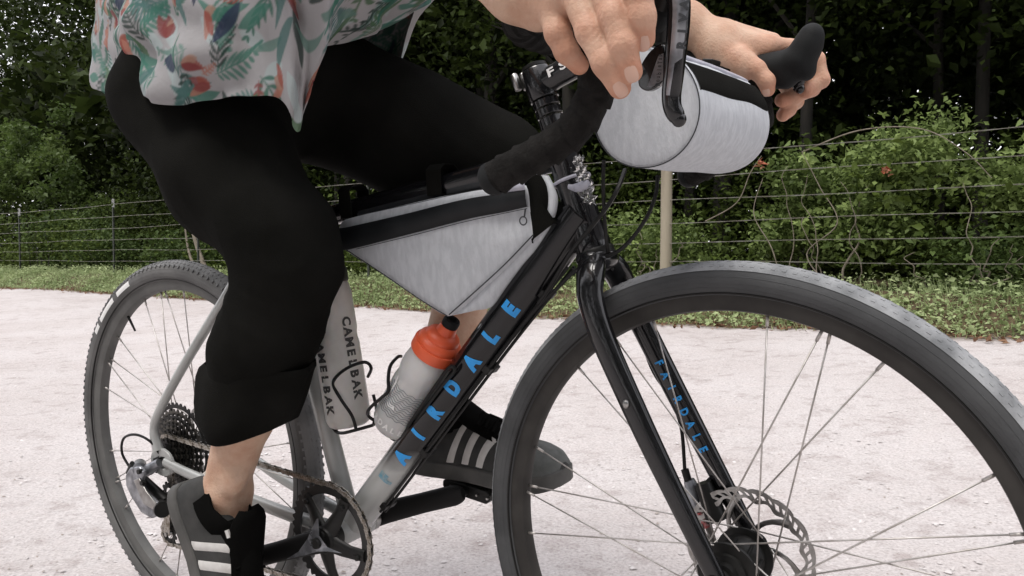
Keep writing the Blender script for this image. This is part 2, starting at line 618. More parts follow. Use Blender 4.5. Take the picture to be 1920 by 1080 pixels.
for x, w, z in ((.115, .066, .938), (.15, .072, .948), (.2, .05, .95), (.27, .025, .948), (.37, .018, .942), (.385, .012, .938)):
    sv.append([(x, w * math.cos(t), z + .014 * math.sin(t)) for t in np.linspace(0, 2 * math.pi, 16, endpoint=False)])
part('saddle', (np.array(sv).reshape(-1, 3), grid_faces(6, 16, False, True) + [tuple(range(16)), tuple(range(80, 96))]), BLACKM, bike)
# bottom bracket shell and cups
part('bottom_bracket', merge(lathe([(0, -.036), (.021, -.036), (.0225, -.033), (.0225, .033), (.021, .036), (0, .036)], BB, n=32),), SILVER, bike)
part('bearing_cup', lathe([(0, .036), (.0215, .036), (.0215, .046), (.019, .048), (0, .048)], BB, n=30), SILVERM, bike)
part('bearing_cup', lathe([(0, -.048), (.019, -.048), (.0215, -.046), (.0215, -.036), (0, -.036)], BB, n=30), BLACKM, bike)
# stays
for s in (-1, 1):
    cs = A3((BB[0] - .012, s * .022, BB[2] + .002), (.33, s * .034, .285), (.2, s * .047, .305), (.09, s * .062, .328), (.022, s * .068, .343))
    part('chainstay', tube(catmull(cs, 5), np.linspace(.0125, .0085, 21), 14, ell=(1, .75)), SILVER, bike)
    if s < 0:
        q = [U(443, 522, -.016), U(415, 570, -.024), U(345, 685, -.050), U(300, 768, -.066), U(289, 805, -.068), (.004, -.068, .362)]
        ss = A3(*q)
        rr = np.interp(np.linspace(0, 1, 26), [0, .3, .8, 1], [.0085, .0085, .0078, .010])
    else:
        ss = np.array(ss) * [1, -1, 1]
    part('seatstay', tube(catmull(ss, 5), rr, 14), SILVER, bike)
    # dropout plate with window
    n = 28
    th = np.linspace(0, 2 * np.pi, n, endpoint=False)
    out = np.stack([.012 + .034 * np.cos(th), RT - .012 + .026 * np.sin(th)], -1)
    inn = np.stack([.018 + .018 * np.cos(th), RT - .013 + .012 * np.sin(th)], -1)
    dp = part('dropout', ringplate(out, inn, s * .066 - .003, s * .066 + .003), SILVER, bike, bevel=.001)
part('stay_bridge', tube(A3((U(428, 540, 0))[:] if False else tuple(U(436, 535, 0)), (ST_T + (Vector(BB) - ST_T) * .14)[:]), .010, 14), SILVER, bike)
part('hanger', prism([(-.012, .345), (.006, .352), (.002, .33), (-.006, .318), (-.018, .322)], -.070, -.062), BLACKM, bike)

# ---- steering column, stem, spacers (turn with the bars)
AXP = lambda z, off=0: HO + HD * ((z - HO.z) / HD.z) + HN * off
steer = node('steering_assembly', bike, Matrix.Translation(tuple(-OFF[bike.name])) @ STEER)
for i, (z0, z1) in enumerate(((.861, .869), (.8705, .886), (.8875, .897), (.8985, .908))):
    part('spacer', lathe_along([(0, 0), (.0165, 0), (.0175, .001), (.0175, (z1 - z0) * .95), (.0165, z1 - z0), (0, z1 - z0)], AXP(z0), AXP(z1), 28), PAINTB, steer)
part('headset_cap', lathe_along([(0, 0), (.0235, 0), (.0225, .004), (.018, .0085), (0, .0085)], AXP(.8545), AXP(.9), 30), BLACKM, steer)
part('headset_cap', lathe_along([(0, 0), (.020, 0), (.0245, .003), (.0245, .010), (.023, .012), (0, .012)], AXP(.708), AXP(.8), 30), BLACKM, steer)
CL = Vector((.897, 0, .957))
SA = AXP(.928)
stem = part('stem', merge(lathe_along([(0, 0), (.0185, 0), (.0195, .002), (.0195, .038), (.0185, .040), (0, .040)], AXP(.909), AXP(.95), 26),
                          tube(A3(SA, SA.lerp(CL, .3), CL), [.0165, .0145, .016], 20, ell=(1.1, .95)),
                          lathe([(0, -.023), (.0195, -.023), (.021, -.02), (.021, .02), (.0195, .023), (0, .023)], CL, n=26)), PAINTB, steer)
part('top_cap', lathe_along([(0, 0), (.0165, 0), (.0165, .004), (.012, .006), (0, .006)], AXP(.9485), AXP(1), 24), BLACKM, steer)
sd_ = (CL - SA).normalized()
Rt = basis(sd_, (-sd_.z, 0, sd_.x))
def flat_word(txt, size, bold, xd, yd, o, pitch, sx=1.0, sy=1.0):
    out = []
    for i, ch in enumerate(txt):
        V, F = text_geo(ch, size, bold)
        out.append(((V[:, 0:1] * sx + (i - (len(txt) - 1) / 2) * pitch) * np.array(xd) + V[:, 1:2] * sy * np.array(yd) + np.array(tuple(o)), F))
    return out
letters(flat_word('FSA', .02, .0006, Rt[:, 0], Rt[:, 2], SA.lerp(CL, .52) + Vector((0, -.0165, .002)), .0185, 1.2, .7), PRINTW, stem)
for dx in (.0, .012):
    b = AXP(.945) - HN * (.024 - dx * .4)
    part('stem_bolt', lathe_along([(0, -.014), (.0045, -.014), (.0052, -.012), (.0052, .006), (.004, .008), (0, .008)], b + Vector((-.004, -.008 + dx, 0)), b + HD * .1 + Vector((-.004, -.008 + dx, 0)), 14), SILVERM, stem)

# ---- fork
CR = AXP(.706)
def leg_pts(s):
    q = [AXP(.715), U(1107, 520, -.032, True), U(1108, 562, -.043, True), U(1133, 640, -.050, True), U(1200, 790, -.054, True), U(1262, 920, -.056, True)]
    q = [Vector((p[0], -abs(p[1]) if s < 0 else abs(p[1]), p[2])) for p in q]
    q[0] = Vector((CR[0] - .001, s * .010, .712)); q.append(Vector((WB + .001, s * .057, RT + .002)))
    return catmull(A3(*q), 7)
for s in (-1, 1):
    P = leg_pts(s)
    r = np.interp(np.linspace(0, 1, len(P)), [0, .12, .3, .75, 1], [.015, .0175, .0155, .0125, .010])
    leg = part('fork_leg', tube(P, r, 24, ell=(1.12, .82), up=(1, 0, .3)), PAINTB, steer)
    if s > 0:
        i0, i1 = int(len(P) * .40), int(len(P) * .80)
        letters(text_on_tube('FAIRDALE', P[i0], P[i1], .0125, .082, .0168, .0125, .95, bold=.0005, lift=.0022, face=(.35, -1, 0)), BLUE, leg)
    else:
        pb = P[int(len(P) * .62)]
        part('eyelet', ellipsoid(pb + [.002, -.012, -.004], (.0042, .004, .0055)), SILVERM, leg)
    part('axle_end', lathe([(0, s * .049), (.010, s * .049), (.013, s * .052), (.013, s * .068), (.010, s * .071), (0, s * .071)], AX_F, n=24), BLACKM, leg)
part('fork_crown', ellipsoid((CR[0], 0, .708), (.026, .030, .017), 28, 16), PAINTB, steer)

# ---- wheels
def wheel(name, centre, local, tyre_m, tread_m, rim_m, hub_r, spoke_m, seed, rear=False):
    w = node(name, bike, local)
    O = np.zeros(3); OFF[w.name] = O
    # tyre section
    ph = np.linspace(-2.45, 2.45, 25)
    prof = [(.332 + .0205 * math.cos(a), .0215 * math.sin(a)) for a in ph]
    tv, tf = lathe(prof, O, n=180)
    ty = part('tyre', (tv, tf), tyre_m, w, fixn=False)
    # tread caps: shoulder strip plus knobs
    ph = np.linspace(-.95, .95, 13)
    part('tread_band', lathe([(.332 + .0212 * math.cos(a), .0222 * math.sin(a)) for a in ph], O, n=180), tread_m, w, fixn=False)
    V, F = [], []
    rows = [(-.98, 150, .0052, .0034), (-.6, 190, .0038, .0034), (-.2, 190, .0034, .0034), (.2, 190, .0034, .0034), (.6, 190, .0038, .0034), (.98, 150, .0052, .0034)]
    for ri, (a, n, lw, lh) in enumerate(rows if rear else rows[1:5]):
        for k in range(n):
            t = 2 * math.pi * (k + .5 * (ri % 2)) / n
            rr = .332 + .0212 * math.cos(a); yy = .0222 * math.sin(a)
            er = np.array([math.cos(t), 0, math.sin(t)]); et = np.array([-math.sin(t), 0, math.cos(t)]); ey = np.array([0, 1, 0.])
            nn = er * math.cos(a) + ey * math.sin(a); tt = np.cross(nn, et)
            c = er * rr + ey * yy
            hgt = (.0016 if rear else .0005) if abs(a) > .9 else (.0008 if rear else .0004)
            R = np.stack([et, tt, nn], 1)
            v, f = box(c, (lh * 1.3, lw, hgt * 2), R)
            F += [tuple(i + len(V) for i in q) for q in f]; V += list(v)
    kn = part('tread_knobs', (np.array(V), F), tread_m, w, smooth=False, fixn=False); kn['kind'] = 'stuff'
    part('rim', lathe([(.3215, -.0118), (.3205, -.0135), (.316, -.0132), (.306, -.0125), (.299, -.0095), (.297, -.004), (.297, .004), (.299, .0095), (.306, .0125), (.316, .0132), (.3205, .0135), (.3215, .0118)], O, n=160), rim_m, w, fixn=False)
    for yy, rr_, w_, m_ in ((-.0168, .3188, .0014, BLACKM), (-.0212, .3305, .00045, tyre_m), (-.0203, .3255, .00045, tyre_m), (-.0206, .3375, .0005, tyre_m)):
        part('bead_line' if m_ is BLACKM else 'mould_line', tube([(rr_ * math.cos(a), yy, rr_ * math.sin(a)) for a in np.linspace(0, 2 * math.pi, 140, endpoint=False)], w_, 5, closed=True), m_, w, fixn=False)
    # hub
    if rear:
        hp = [(0, -.062), (.008, -.062), (.012, -.055), (.012, -.022), (.020, -.020), (.026, -.018), (.026, -.015), (.015, -.010), (.0135, 0), (.016, .028), (.026, .032), (.026, .035), (.014, .038), (.012, .062), (0, .062)]
        ya, yb = -.0165, .0335
    else:
        hp = [(0, -.050), (.010, -.050), (.011, -.044), (.016, -.043), (.017, -.036), (.024, -.034), (.025, -.0305), (.036, -.0300), (.0365, -.0270), (.027, -.0262), (.026, -.020), (.0245, -.018), (.0245, .014), (.026, .016), (.027, .0225), (.0345, .0232), (.0345, .0262), (.024, .028), (.019, .034), (.016, .045), (0, .045)]
        ya, yb = -.0285, .0255
    part('hub', lathe(hp, O, n=48), BLACKM, w, fixn=False)
    if not rear:
        for k in range(8):
            a = 2 * math.pi * k / 8
            part('hub_rib', tube([(.0255 * math.cos(a), -.018, .0255 * math.sin(a)), (.0255 * math.cos(a + .2), .014, .0255 * math.sin(a + .2))], .0018, 6), BLACKMAT, w)
    # spokes: one mesh, shared
    base = {}
    for side, yy in ((-1, ya), (1, yb)):
        for lead in (-1, 1):
            a0 = np.array([hub_r * math.cos(0), yy - lead * .0012, hub_r * math.sin(0)])
            t = lead * rad(70)
            b0 = np.array([.2985 * math.cos(t), side * .002, .2985 * math.sin(t)])
            g = merge(tube([a0, a0 + (b0 - a0) * .5, b0], .00105, 6), tube([b0, b0 + (b0 - a0) / np.linalg.norm(b0 - a0) * -.014], .0019, 6))
            base[(side, lead)] = mesh_from('spoke', g, spoke_m)
    rotn = random.Random(seed).random()
    k = 0
    for side in (-1, 1):
        for j in range(7):
            for lead in (-1, 1):
                ang = 2 * math.pi * (j + (.25 if side > 0 else 0) + (.5 if lead > 0 else 0)) / 7 + rotn
                part('spoke', None, None, w, mesh=base[(side, lead)], local=Matrix.Rotation(ang, 4, 'Y'))
    part('valve', tube([(.297 * math.cos(2.2), 0, .297 * math.sin(2.2)), (.262 * math.cos(2.2), 0, .262 * math.sin(2.2))], [.0028, .002], 8), BLACKM, w)
    # brake rotor
    R0 = .080 if not rear else .070
    n = 240
    th = np.linspace(0, 2 * np.pi, n, endpoint=False)
    wav = R0 - .0035 + .0030 * np.abs(np.sin(th * 8)) ** .6
    wi = R0 - .0155 + .0025 * np.sin(th * 16 + 1)
    yr = .038
    segs = []
    outer = np.stack([wav * np.cos(th), wav * np.sin(th)], -1)
    inner = np.stack([wi * np.cos(th), wi * np.sin(th)], -1)
    mid1 = outer * .45 + inner * .55 + 0
    # two rails joined by slanted bridges = real slots
    o2 = outer - (outer - inner) * .32
    i2 = inner + (outer - inner) * .30
    segs += [ringplate(outer, o2, yr - .0009, yr + .0009), ringplate(i2, inner, yr - .0009, yr + .0009)]
    for k in range(48):
        a = 2 * math.pi * k / 48; b = a + .075
        i = int(k * n / 48); i_b = (i + 3) % n
        p0, p1 = i2[i] * .995, i2[(i + 2) % n] * .995
        q0, q1 = o2[i_b] * 1.004, o2[(i_b + 2) % n] * 1.004
        segs.append(prism([p0, p1, q1, q0], yr - .0008, yr + .0008))
    for k in range(6):
        a = 2 * math.pi * k / 6 + .3
        pts = []
        for t_ in np.linspace(0, 1, 7):
            rr = .024 + (R0 - .0145 - .024) * t_
            an = a - .62 * t_ ** 1.3
            pts.append((rr * math.cos(an), yr, rr * math.sin(an)))
        segs.append(tube(pts, [.0045, .0035, .003, .003, .003, .0035, .005], 6, ell=(1, .26), up=(0, 1, 0)) if False else tube(pts, [.0045, .0038, .0032, .003, .0032, .004, .0055], 8, ell=(.25, 1), up=(0, 1, 0)))
    segs.append(lathe([(.017, yr - .002), (.027, yr - .001), (.027, yr + .001), (.017, yr + .002)], O, n=40, closed=True))
    part('brake_rotor', merge(*segs), SILVERM, w, smooth=False)
    return w


fw = wheel('front_wheel', AX_F, Matrix.Translation(tuple(-OFF[bike.name])) @ STEER @ Matrix.Translation(tuple(AX_F)), TYRE, TREAD, RIM, .0345, RUSTS, 3)
rw = wheel('rear_wheel', AX_R, Matrix.Translation(tuple(AX_R - OFF[bike.name])), TYRE2, TREAD2, RIM2, .0245, RUSTS, 5, True)
# faded white maker's patches on the rear tyre's sidewall
for a0, a1 in ((rad(112), rad(121)), (rad(124), rad(136)), (rad(138), rad(142))):
    g = []
    tt = np.linspace(a0, a1, 14)
    for a in tt:
        for ph in np.linspace(-1.75, -1.25, 5):
            rr = .332 + .0209 * math.cos(ph)
            g.append((rr * math.cos(a), .0219 * math.sin(ph), rr * math.sin(a)))
    part('sidewall_patch', (np.array(g), grid_faces(14, 5)), PRINTW, rw, fixn=False)

# ---- cassette sprockets (sub-parts of the rear wheel)
def sprocket(teeth, r, inner, y, thick=.0017, arms=0):
    n = teeth * 6
    th = np.linspace(0, 2 * np.pi, n, endpoint=False)
    ph = (np.arange(n) % 6)
    ro = r + np.choose(ph, [-.0028, -.0012, .0022, .0026, .0022, -.0012])
    o = np.stack([ro * np.cos(th), ro * np.sin(th)], -1)
    i = np.stack([np.full(n, inner) * np.cos(th), np.full(n, inner) * np.sin(th)], -1)
    gs = [ringplate(o, i, y - thick / 2, y + thick / 2)]
    for k in range(arms):
        a = 2 * math.pi * k / arms + y * 40
        p0 = np.array([.016 * math.cos(a), .016 * math.sin(a)]); p1 = np.array([(inner + .001) * math.cos(a + .35), (inner + .001) * math.sin(a + .35)])
        d = (p1 - p0) / np.linalg.norm(p1 - p0); q = np.array([-d[1], d[0]]) * .0022
        gs.append(prism([p0 - q, p1 - q, p1 + q, p0 + q], y - thick / 2, y + thick / 2))
    return merge(*gs)
CT = [42, 36, 32, 28, 25, 22, 19, 17, 15, 13, 11]
for i, t in enumerate(CT):
    r = .0127 / (2 * math.sin(math.pi / t))
    part('sprocket', sprocket(t, r, max(r - .0085, .014), -.0215 - i * .0029, arms=8 if t > 16 else 0), COGM if i % 2 else BLACKM, rw, smooth=False)
part('freehub_body', lathe([(0, -.054), (.0165, -.054), (.0165, -.018), (0, -.018)], ZERO, n=30), BLACKM, rw)

# ---- crankset
CY = -.045
crk = node('crankset', bike); OFF[crk.name] = OFF[bike.name]
ring_r = .0127 / (2 * math.sin(math.pi / 42))
g = sprocket(42, ring_r, ring_r - .0165, 0, .0032)
part('chainring', xf(g, t=BB + [0, CY, 0]), RINGM, crk, smooth=False)
ca = rad(200.3)
gs = []
for k in range(5):
    a = ca + k * 2 * math.pi / 5
    pts = [(BB[0] + r_ * math.cos(a - sw), CY - .006 + dy, BB[2] + r_ * math.sin(a - sw)) for r_, sw, dy in ((.008, 0, -.006), (.028, .03, -.004), (.05, .0, 0), (.066, -.04, .003), (.076, -.06, .004))]
    gs.append(tube(catmull(pts, 4), np.interp(np.linspace(0, 1, 17), [0, .5, 1], [.017, .011, .010]), 12, ell=(.45, 1), up=(0, 1, 0)))
gs.append(lathe([(0, CY - .020), (.020, CY - .020), (.0225, CY - .017), (.0225, CY + .002), (0, CY + .002)], BB, n=36))
part('spider', merge(*gs), BLACKM, crk)
for k in range(1, 5):
    a = ca + k * 2 * math.pi / 5
    c = BB + np.array([.0665 * math.cos(a), CY - .008, .0665 * math.sin(a)])
    part('chainring_bolt', lathe([(0, -.0035), (.004, -.0035), (.0048, -.002), (.0048, .004), (0, .004)], c, n=14), BLACKM, crk)
PR = BB + np.array([.1725 * math.cos(ca), 0, .1725 * math.sin(ca)])
PL = BB - np.array([.1725 * math.cos(ca), 0, .1725 * math.sin(ca)])
PL = np.array([BB[0] + .166, 0, BB[2] + .058])
def arm(y0, y1, E):
    d = (E - BB) / np.linalg.norm(E - BB)
    pts = [BB + d * s + [0, y, 0] for s, y in ((-.012, y0), (.0, y0), (.03, y0 + (y1 - y0) * .2), (.10, y0 + (y1 - y0) * .7), (.165, y1), (.185, y1))]
    rr = [.012, .0205, .0185, .0165, .0165, .010]
    return tube(catmull(pts, 5), np.interp(np.linspace(0, 1, 26), np.linspace(0, 1, 6), rr), 20, ell=(.42, 1), up=(0, 1, 0))
ra = part('crank_arm', arm(-.062, -.074, PR), BLACKMAT, crk)
la = part('crank_arm', arm(.056, .072, PL), BLACKMAT, crk)
# silver flash and lettering on the right arm
cd = np.array([math.cos(ca), 0, math.sin(ca)]); cu_ = np.array([math.sin(ca), 0, -math.cos(ca)])
cu_ = -cu_ if cu_[2] < 0 else cu_
def onarm(s, h, y):
    return BB + cd * s + cu_ * h + [0, y, 0]
fl = [onarm(.078, -.013, -.0795), onarm(.045, -.006, -.0775), onarm(.016, .010, -.0762), onarm(-.003, .034, -.0640), onarm(-.008, .034, -.0640), onarm(-.010, .010, -.0740), onarm(-.018, -.010, -.0720), onarm(-.034, -.026, -.062), onarm(-.018, -.016, -.0740), onarm(.004, -.0125, -.0765), onarm(.03, -.0135, -.0782)]
fv = np.array(fl)
part('silver_flash', (fv, [(0, 1, 10), (1, 2, 9, 10), (2, 5, 6, 9), (2, 3, 4, 5), (6, 7, 8, 9)]), ALLOY, ra, smooth=False)
tdir = onarm(-.0035, .034, 0) - onarm(.012, -.008, 0); tdir /= np.linalg.norm(tdir)
tup = np.cross(np.array([0, -1., 0]), tdir)
letters(flat_word('SRAM', .0115, .0004, tdir, tup, onarm(.003, .012, -.0792), .0088, .9, .8), PIPING, ra)
part('crank_bolt', lathe([(0, -.079), (.008, -.079), (.009, -.077), (.009, -.070), (0, -.070)], BB, n=24), BLACKM, crk)
for y0, E, s in ((-.078, PR, -1), (.078, PL, 1)):
    body = []
    ya, yb = sorted((y0 + s * .012, y0 + s * (.105 if s > 0 else .078)))
    pol = [(-.047, -.004), (-.04, -.012), (.04, -.012), (.047, -.004), (.047, .004), (.04, .010), (-.04, .010), (-.047, .004)]
    rt = rad(-62) if s < 0 else rad(-6)
    pol = [(E[0] + x * math.cos(rt) - z * math.sin(rt), E[2] + x * math.sin(rt) + z * math.cos(rt)) for x, z in pol]
    pd = part('pedal', merge(prism(pol, ya, yb), lathe([(0, min(y0, y0 + s * .1)), (.0075, min(y0, y0 + s * .1)), (.0075, max(y0, y0 + s * .1)), (0, max(y0, y0 + s * .1))], E, n=16)), BLACKM, bike, bevel=.002)
    if s > 0:
        for kx in (-.036, -.012, .018, .038):
            c = np.array([E[0] + kx * math.cos(rt) + .006, ya - .001, E[2] + kx * math.sin(rt) - .001])
            part('pin', lathe([(0, -.003), (.002, -.003), (.002, .002), (0, .002)], c, n=8), SILVERM, pd)

# ---- chain
AXc = AX_R + np.array([0, 0, 0])
cog_r = .0127 / (2 * math.sin(math.pi / 15))
Ycog, Yring = -.0215 - 8 * .0029, CY
LP = np.array([-.005, 0, RT - .145]); UP = np.array([.012, 0, RT - .072])
lp_ = U(318, 1000, Ycog); up_ = U(318, 925, Ycog)
LP = np.array([lp_.x, 0, lp_.z]); UP = np.array([up_.x, 0, up_.z])
def arc(c, r, a0, a1, n):
    return [(c[0] + r * math.cos(a), c[2] + r * math.sin(a)) for a in np.linspace(a0, a1, n)]
path = []
path += arc(BB, ring_r, rad(97), rad(-92), 40)
path += arc(LP, .021, rad(-75), rad(-215), 10)
path += arc(UP, .021, rad(-30), rad(60), 8)
path += arc(AXc, cog_r, rad(-80), rad(-262), 16)
path = np.array(path + [path[0]])
seg = np.linalg.norm(np.diff(path, axis=0), axis=1); cum = np.r_[0, np.cumsum(seg)]
nl = int(cum[-1] / .0127); nl -= nl % 2
s_ = np.linspace(0, cum[-1], nl + 1)
px_, pz_ = np.interp(s_, cum, path[:, 0]), np.interp(s_, cum, path[:, 1])
def ychain(x):
    return Ycog + (Yring - Ycog) * np.clip((x - .03) / .33, 0, 1)
def link_mesh(w, name):
    gs = []
    for sgn in (-1, 1):
        th = np.linspace(0, 2 * np.pi, 9)[:-1]
        pl = [(.0062 + .0042 * math.cos(t), .0042 * math.sin(t)) for t in np.linspace(-1.2, 1.2, 4)] + [(0, .0030)] + [(-.0062 + .0042 * math.cos(t), .0042 * math.sin(t)) for t in np.linspace(math.pi - 1.2, math.pi + 1.2, 4)] + [(0, -.0030)]
        gs.append(prism(pl, sgn * w - .0005, sgn * w + .0005))
    for x in (-.00635, .00635):
        gs.append(lathe([(0, -w - .0008), (.0019, -w - .0008), (.0019, w + .0008), (0, w + .0008)], (x, 0, 0), n=6))
    return mesh_from(name, merge(*gs), CHAINM, smooth=False)
inner_m, outer_m = link_mesh(.0017, 'chain_link'), link_mesh(.0030, 'chain_link')
chain = node('chain', bike)
for i in range(nl):
    a = np.array([px_[i], ychain(px_[i]), pz_[i]]); b = np.array([px_[i + 1], ychain(px_[i + 1]), pz_[i + 1]])
    c = (a + b) / 2; ang = math.atan2(b[2] - a[2], b[0] - a[0])
    part('chain_link', None, None, chain, mesh=outer_m if i % 2 else inner_m, local=Matrix.Translation(tuple(c - OFF[bike.name])) @ Matrix.Rotation(-ang, 4, 'Y'))

# ---- rear derailleur
der = node('rear_derailleur', bike)
yk = -.078
k1 = U(262, 890, yk); k2 = U(292, 940, yk - .006)
part('knuckle', merge(tube(A3(U(300, 868, -.07), U(280, 880, yk), U(262, 888, yk)), [.009, .011, .009], 14), tube(A3(U(262, 872, -.062), U(262, 880, -.09)), .012, 18)), ALLOY, der)
ol = [U(u, v, -.09) for u, v in ((243, 888), (252, 874), (268, 872), (277, 884), (272, 905), (284, 925), (306, 945), (308, 962), (292, 970), (272, 958), (254, 930), (244, 908))]
part('outer_link', prism([(p.x, p.z) for p in ol], -.099, -.090), ALLOY, der, bevel=.003)
ol = [U(u, v, -.10) for u, v in ((252, 900), (262, 896), (276, 922), (294, 944), (290, 956), (270, 944))]
for u, v in ((262, 884), (297, 956), (268, 905)):
    c = U(u, v, -.100); part('pivot_bolt', lathe([(0, -.004), (.0045, -.004), (.0045, .004), (0, .004)], c, n=14), BLACKM, der)
part('link_face', prism([(p.x, p.z) for p in ol], -.1020, -.0985), SILVERM, der, bevel=.001)
part('inner_link', tube(A3(U(268, 900, -.066), U(312, 940, -.066)), .010, 12), BLACKM, der)
part('lower_knuckle', tube(A3(U(300, 950, -.058), U(305, 956, -.100)), [.017, .014], 22), BLACKM, der)
cg = A3((UP[0], 0, UP[2]), (LP[0], 0, LP[2]))
for yy in (Ycog - .006, Ycog + .006):
    part('cage_plate', tube(cg + [0, yy, 0], [.009, .010], 14, ell=(.12, 1), up=(0, 1, 0)), CHAINM, der)
for c in (UP, LP):
    part('jockey_wheel', xf(sprocket(11, .0205, .011, 0, .0022, 5), t=c + [0, Ycog, 0]), BLACKM, der, smooth=False)
    part('pulley_bolt', lathe([(0, -.009), (.0042, -.009), (.0042, .009), (0, .009)], c + [0, Ycog, 0], n=12), SILVERM, der)
part('cable_barrel', tube(A3(U(248, 868, -.09), U(240, 886, -.085)), .0042, 12), BLACKM, der)
part('cable_loop', tube(catmull(A3(U(300, 852, -.066), U(282, 828, -.078), U(255, 815, -.088), U(232, 822, -.092), U(229, 850, -.092), U(246, 880, -.088)), 6), .0024, 8), CABLE, der)

# ---- handlebar
def bar_side(s):
    y = lambda v: s * v
    if s < 0 or s > 0:
        q = [(.897, y(.0), .957), (.897, y(.07), .957), (.900, y(.15), .959), (.915, y(.185), .962), (.955, y(.2), .958), (1.0, y(.208), .945)]
        dr = [U(1118, 150, -.213, True), U(1107, 195, -.216, True), U(1078, 240, -.219, True), U(1030, 277, -.222, True), U(975, 308, -.225, True), U(928, 333, -.228, True)]
        q += [(p.x, s * abs(p.y), p.z) for p in dr]
    return catmull(A3(*q), 8)
for s in (-1, 1):
    P = bar_side(s)
    n = len(P)
    L = np.r_[0, np.cumsum(np.linalg.norm(np.diff(P, axis=0), axis=1))]
    # wrapped tape: overlapping turns make a stepped, spiralling surface
    S = np.arange(.06, L[-1], .0015)
    Q = np.stack([np.interp(S, L, P[:, i]) for i in range(3)], 1)
    V, F = tube(Q, .0158, 22, cap=True)
    V = V.reshape(-1, 22, 3)
    ph = ((S[:, None] / .021 - np.arange(22)[None] / 22 * s) % 1.0)
    h = .0026 * ph ** 1.2 - .0012 * np.exp(-((ph - .02) / .03) ** 2) + .0004 * np.sin(S[:, None] * 300 + np.arange(22)[None])
    V += (V - Q[:, None]) / .0158 * h[..., None]
    part('bar_tape', (V.reshape(-1, 3), F), TAPE, steer, auto=None, label='black wrapped tape on the drop nearest the camera' if s < 0 else None)
    e = Q[-1]; dd = Q[-1] - Q[-3]; dd /= np.linalg.norm(dd)
    part('end_plug', lathe_along([(.0165, -.001), (.0172, .003), (.0165, .008), (.013, .0125), (.007, .0155), (0, .0165)], e, e + dd, 22), RUBBER, steer)
    part('handlebar', tube(np.stack([np.interp(np.linspace(0, .075, 6), L, P[:, i]) for i in range(3)], 1), .0145, 18), BLACKM, steer)
    # hood: swept rubber body with upturned knob
    def H(u, v):
        p = U(u, v, .215, True); return np.array([p.x, s * .215, p.z])
    hp_ = [cap(H(1405, 125), H(1455, 128), .016, .019), cap(H(1455, 128), H(1500, 112), .019, .018), cap(H(1500, 112), H(1515, 85), .0185, .0165),
           cap(H(1515, 85), H(1522, 66), .0165, .0150), cap(H(1500, 120), H(1512, 135), .014, .011), cap(H(1440, 145), H(1475, 148), .013, .013)]
    hood = part('brake_hood', sdf_mesh(hp_, .0022, .010), RUBBER, steer, auto=None)
    # brake lever blade
    bp = [U(1262, -42, -.222, True), U(1272, 0, -.224, True), U(1272, 45, -.226, True), U(1268, 90, -.226, True), U(1263, 140, -.226, True), U(1259, 180, -.225, True), U(1262, 205, -.225, True), U(1273, 224, -.224, True)]
    bp = catmull(A3(*[(p.x, s * abs(p.y), p.z) for p in bp]), 5)
    if s > 0: bp = bp[0] + (bp - bp[0]) * .36 + [-.040, .022, -.006]
    lv = part('brake_lever', merge(ellipsoid(bp[-1], (.0066, .0054, .0066), 14, 10), tube(bp, np.interp(np.linspace(0, 1, len(bp)), [0, .3, .75, .93, 1], [.0104, .0099, .0084, .0078, .0060]), 18, ell=(.8, 1), up=(0, 1, 0))), PAINTB, steer)
    if s < 0:
        nb = len(bp)
        i0, i1 = int(nb * .13), int(nb * .74)
        g = []
        sel = bp[i0:i1]
        for i, p in enumerate(sel):
            T = sel[min(i + 1, len(sel) - 1)] - sel[max(i - 1, 0)]; T /= np.linalg.norm(T)
            nx = np.cross(T, [0, 1, 0]); nx /= np.linalg.norm(nx)
            nx = nx if nx[0] > 0 else -nx
            w = np.interp(i / len(sel), [0, .6, .62, 1], [1, 1, .45, .3])
            rr_ = np.interp(i0 + i, [0, .3 * nb, .75 * nb], [.0108, .0103, .0088])
            for aa in np.linspace(-.15, -.15 + 1.15 * w, 5):
                g.append(p + (nx * math.sin(aa) * 1.02 + np.array([0, -1, 0]) * math.cos(aa) * .82) * rr_)
        part('silver_inlay', (np.array(g), grid_faces(len(sel), 5)), ALLOY, lv, fixn=False)
        letters(text_on_tube('RIVAL', sel[int(len(sel) * .60)], sel[3], .0100, .010, .0104, .0100, 1.0, bold=.0006, lift=.0011, face=(1.15, -1, 0)), PIPING, lv)
        # shift paddle behind the blade
        pc = [U(u, v, -.214, True) for u, v in ((1246, 84), (1222, 96), (1203, 126), (1199, 156), (1207, 168), (1222, 170), (1243, 155), (1250, 130))]
        pl = np.array([(p.x, p.z) for p in pc])
        cv = catmull(np.c_[pl, np.zeros(8)], 4, True)[:, :2]
        sp_ = part('shift_paddle', prism(cv, -.217, -.209), PAINTB, steer, bevel=.003)
        fc = np.array([tuple(U(u, v, -.2192, True)) for u, v in ((1244, 100), (1235, 103), (1214, 163), (1222, 164), (1240, 152), (1243, 150))])
        part('silver_face', (fc, [(0, 1, 2, 3, 4, 5)]), ALLOY, sp_, smooth=False, fixn=False)
        a_, b_ = U(1234, 150, -.2200, True), U(1238, 112, -.2200, True)
        tdv = np.array(tuple((b_ - a_).normalized())); tu = np.cross([0, -1, 0], tdv)
        g = flat_word('DoubleTap', .0062, .0001, tdv, tu, (a_ + b_) / 2, .0030, .62, 1)
        part('lettering', merge(*g), PIPING, sp_)['kind'] = 'stuff'
    part('lever_bracket', merge(tube(A3(bp[0], U(1240, 10, -.215, True) if s < 0 else bp[0] + [-.02, 0, 0]), [.012, .014], 14), tube(A3(U(1235, 25, -.21, True), U(1235, 78, -.205, True)), [.012, .008], 12) if s < 0 else tube(A3(bp[0], bp[0] + [-.02, 0, .01]), .012, 10)), BLACKM, steer)

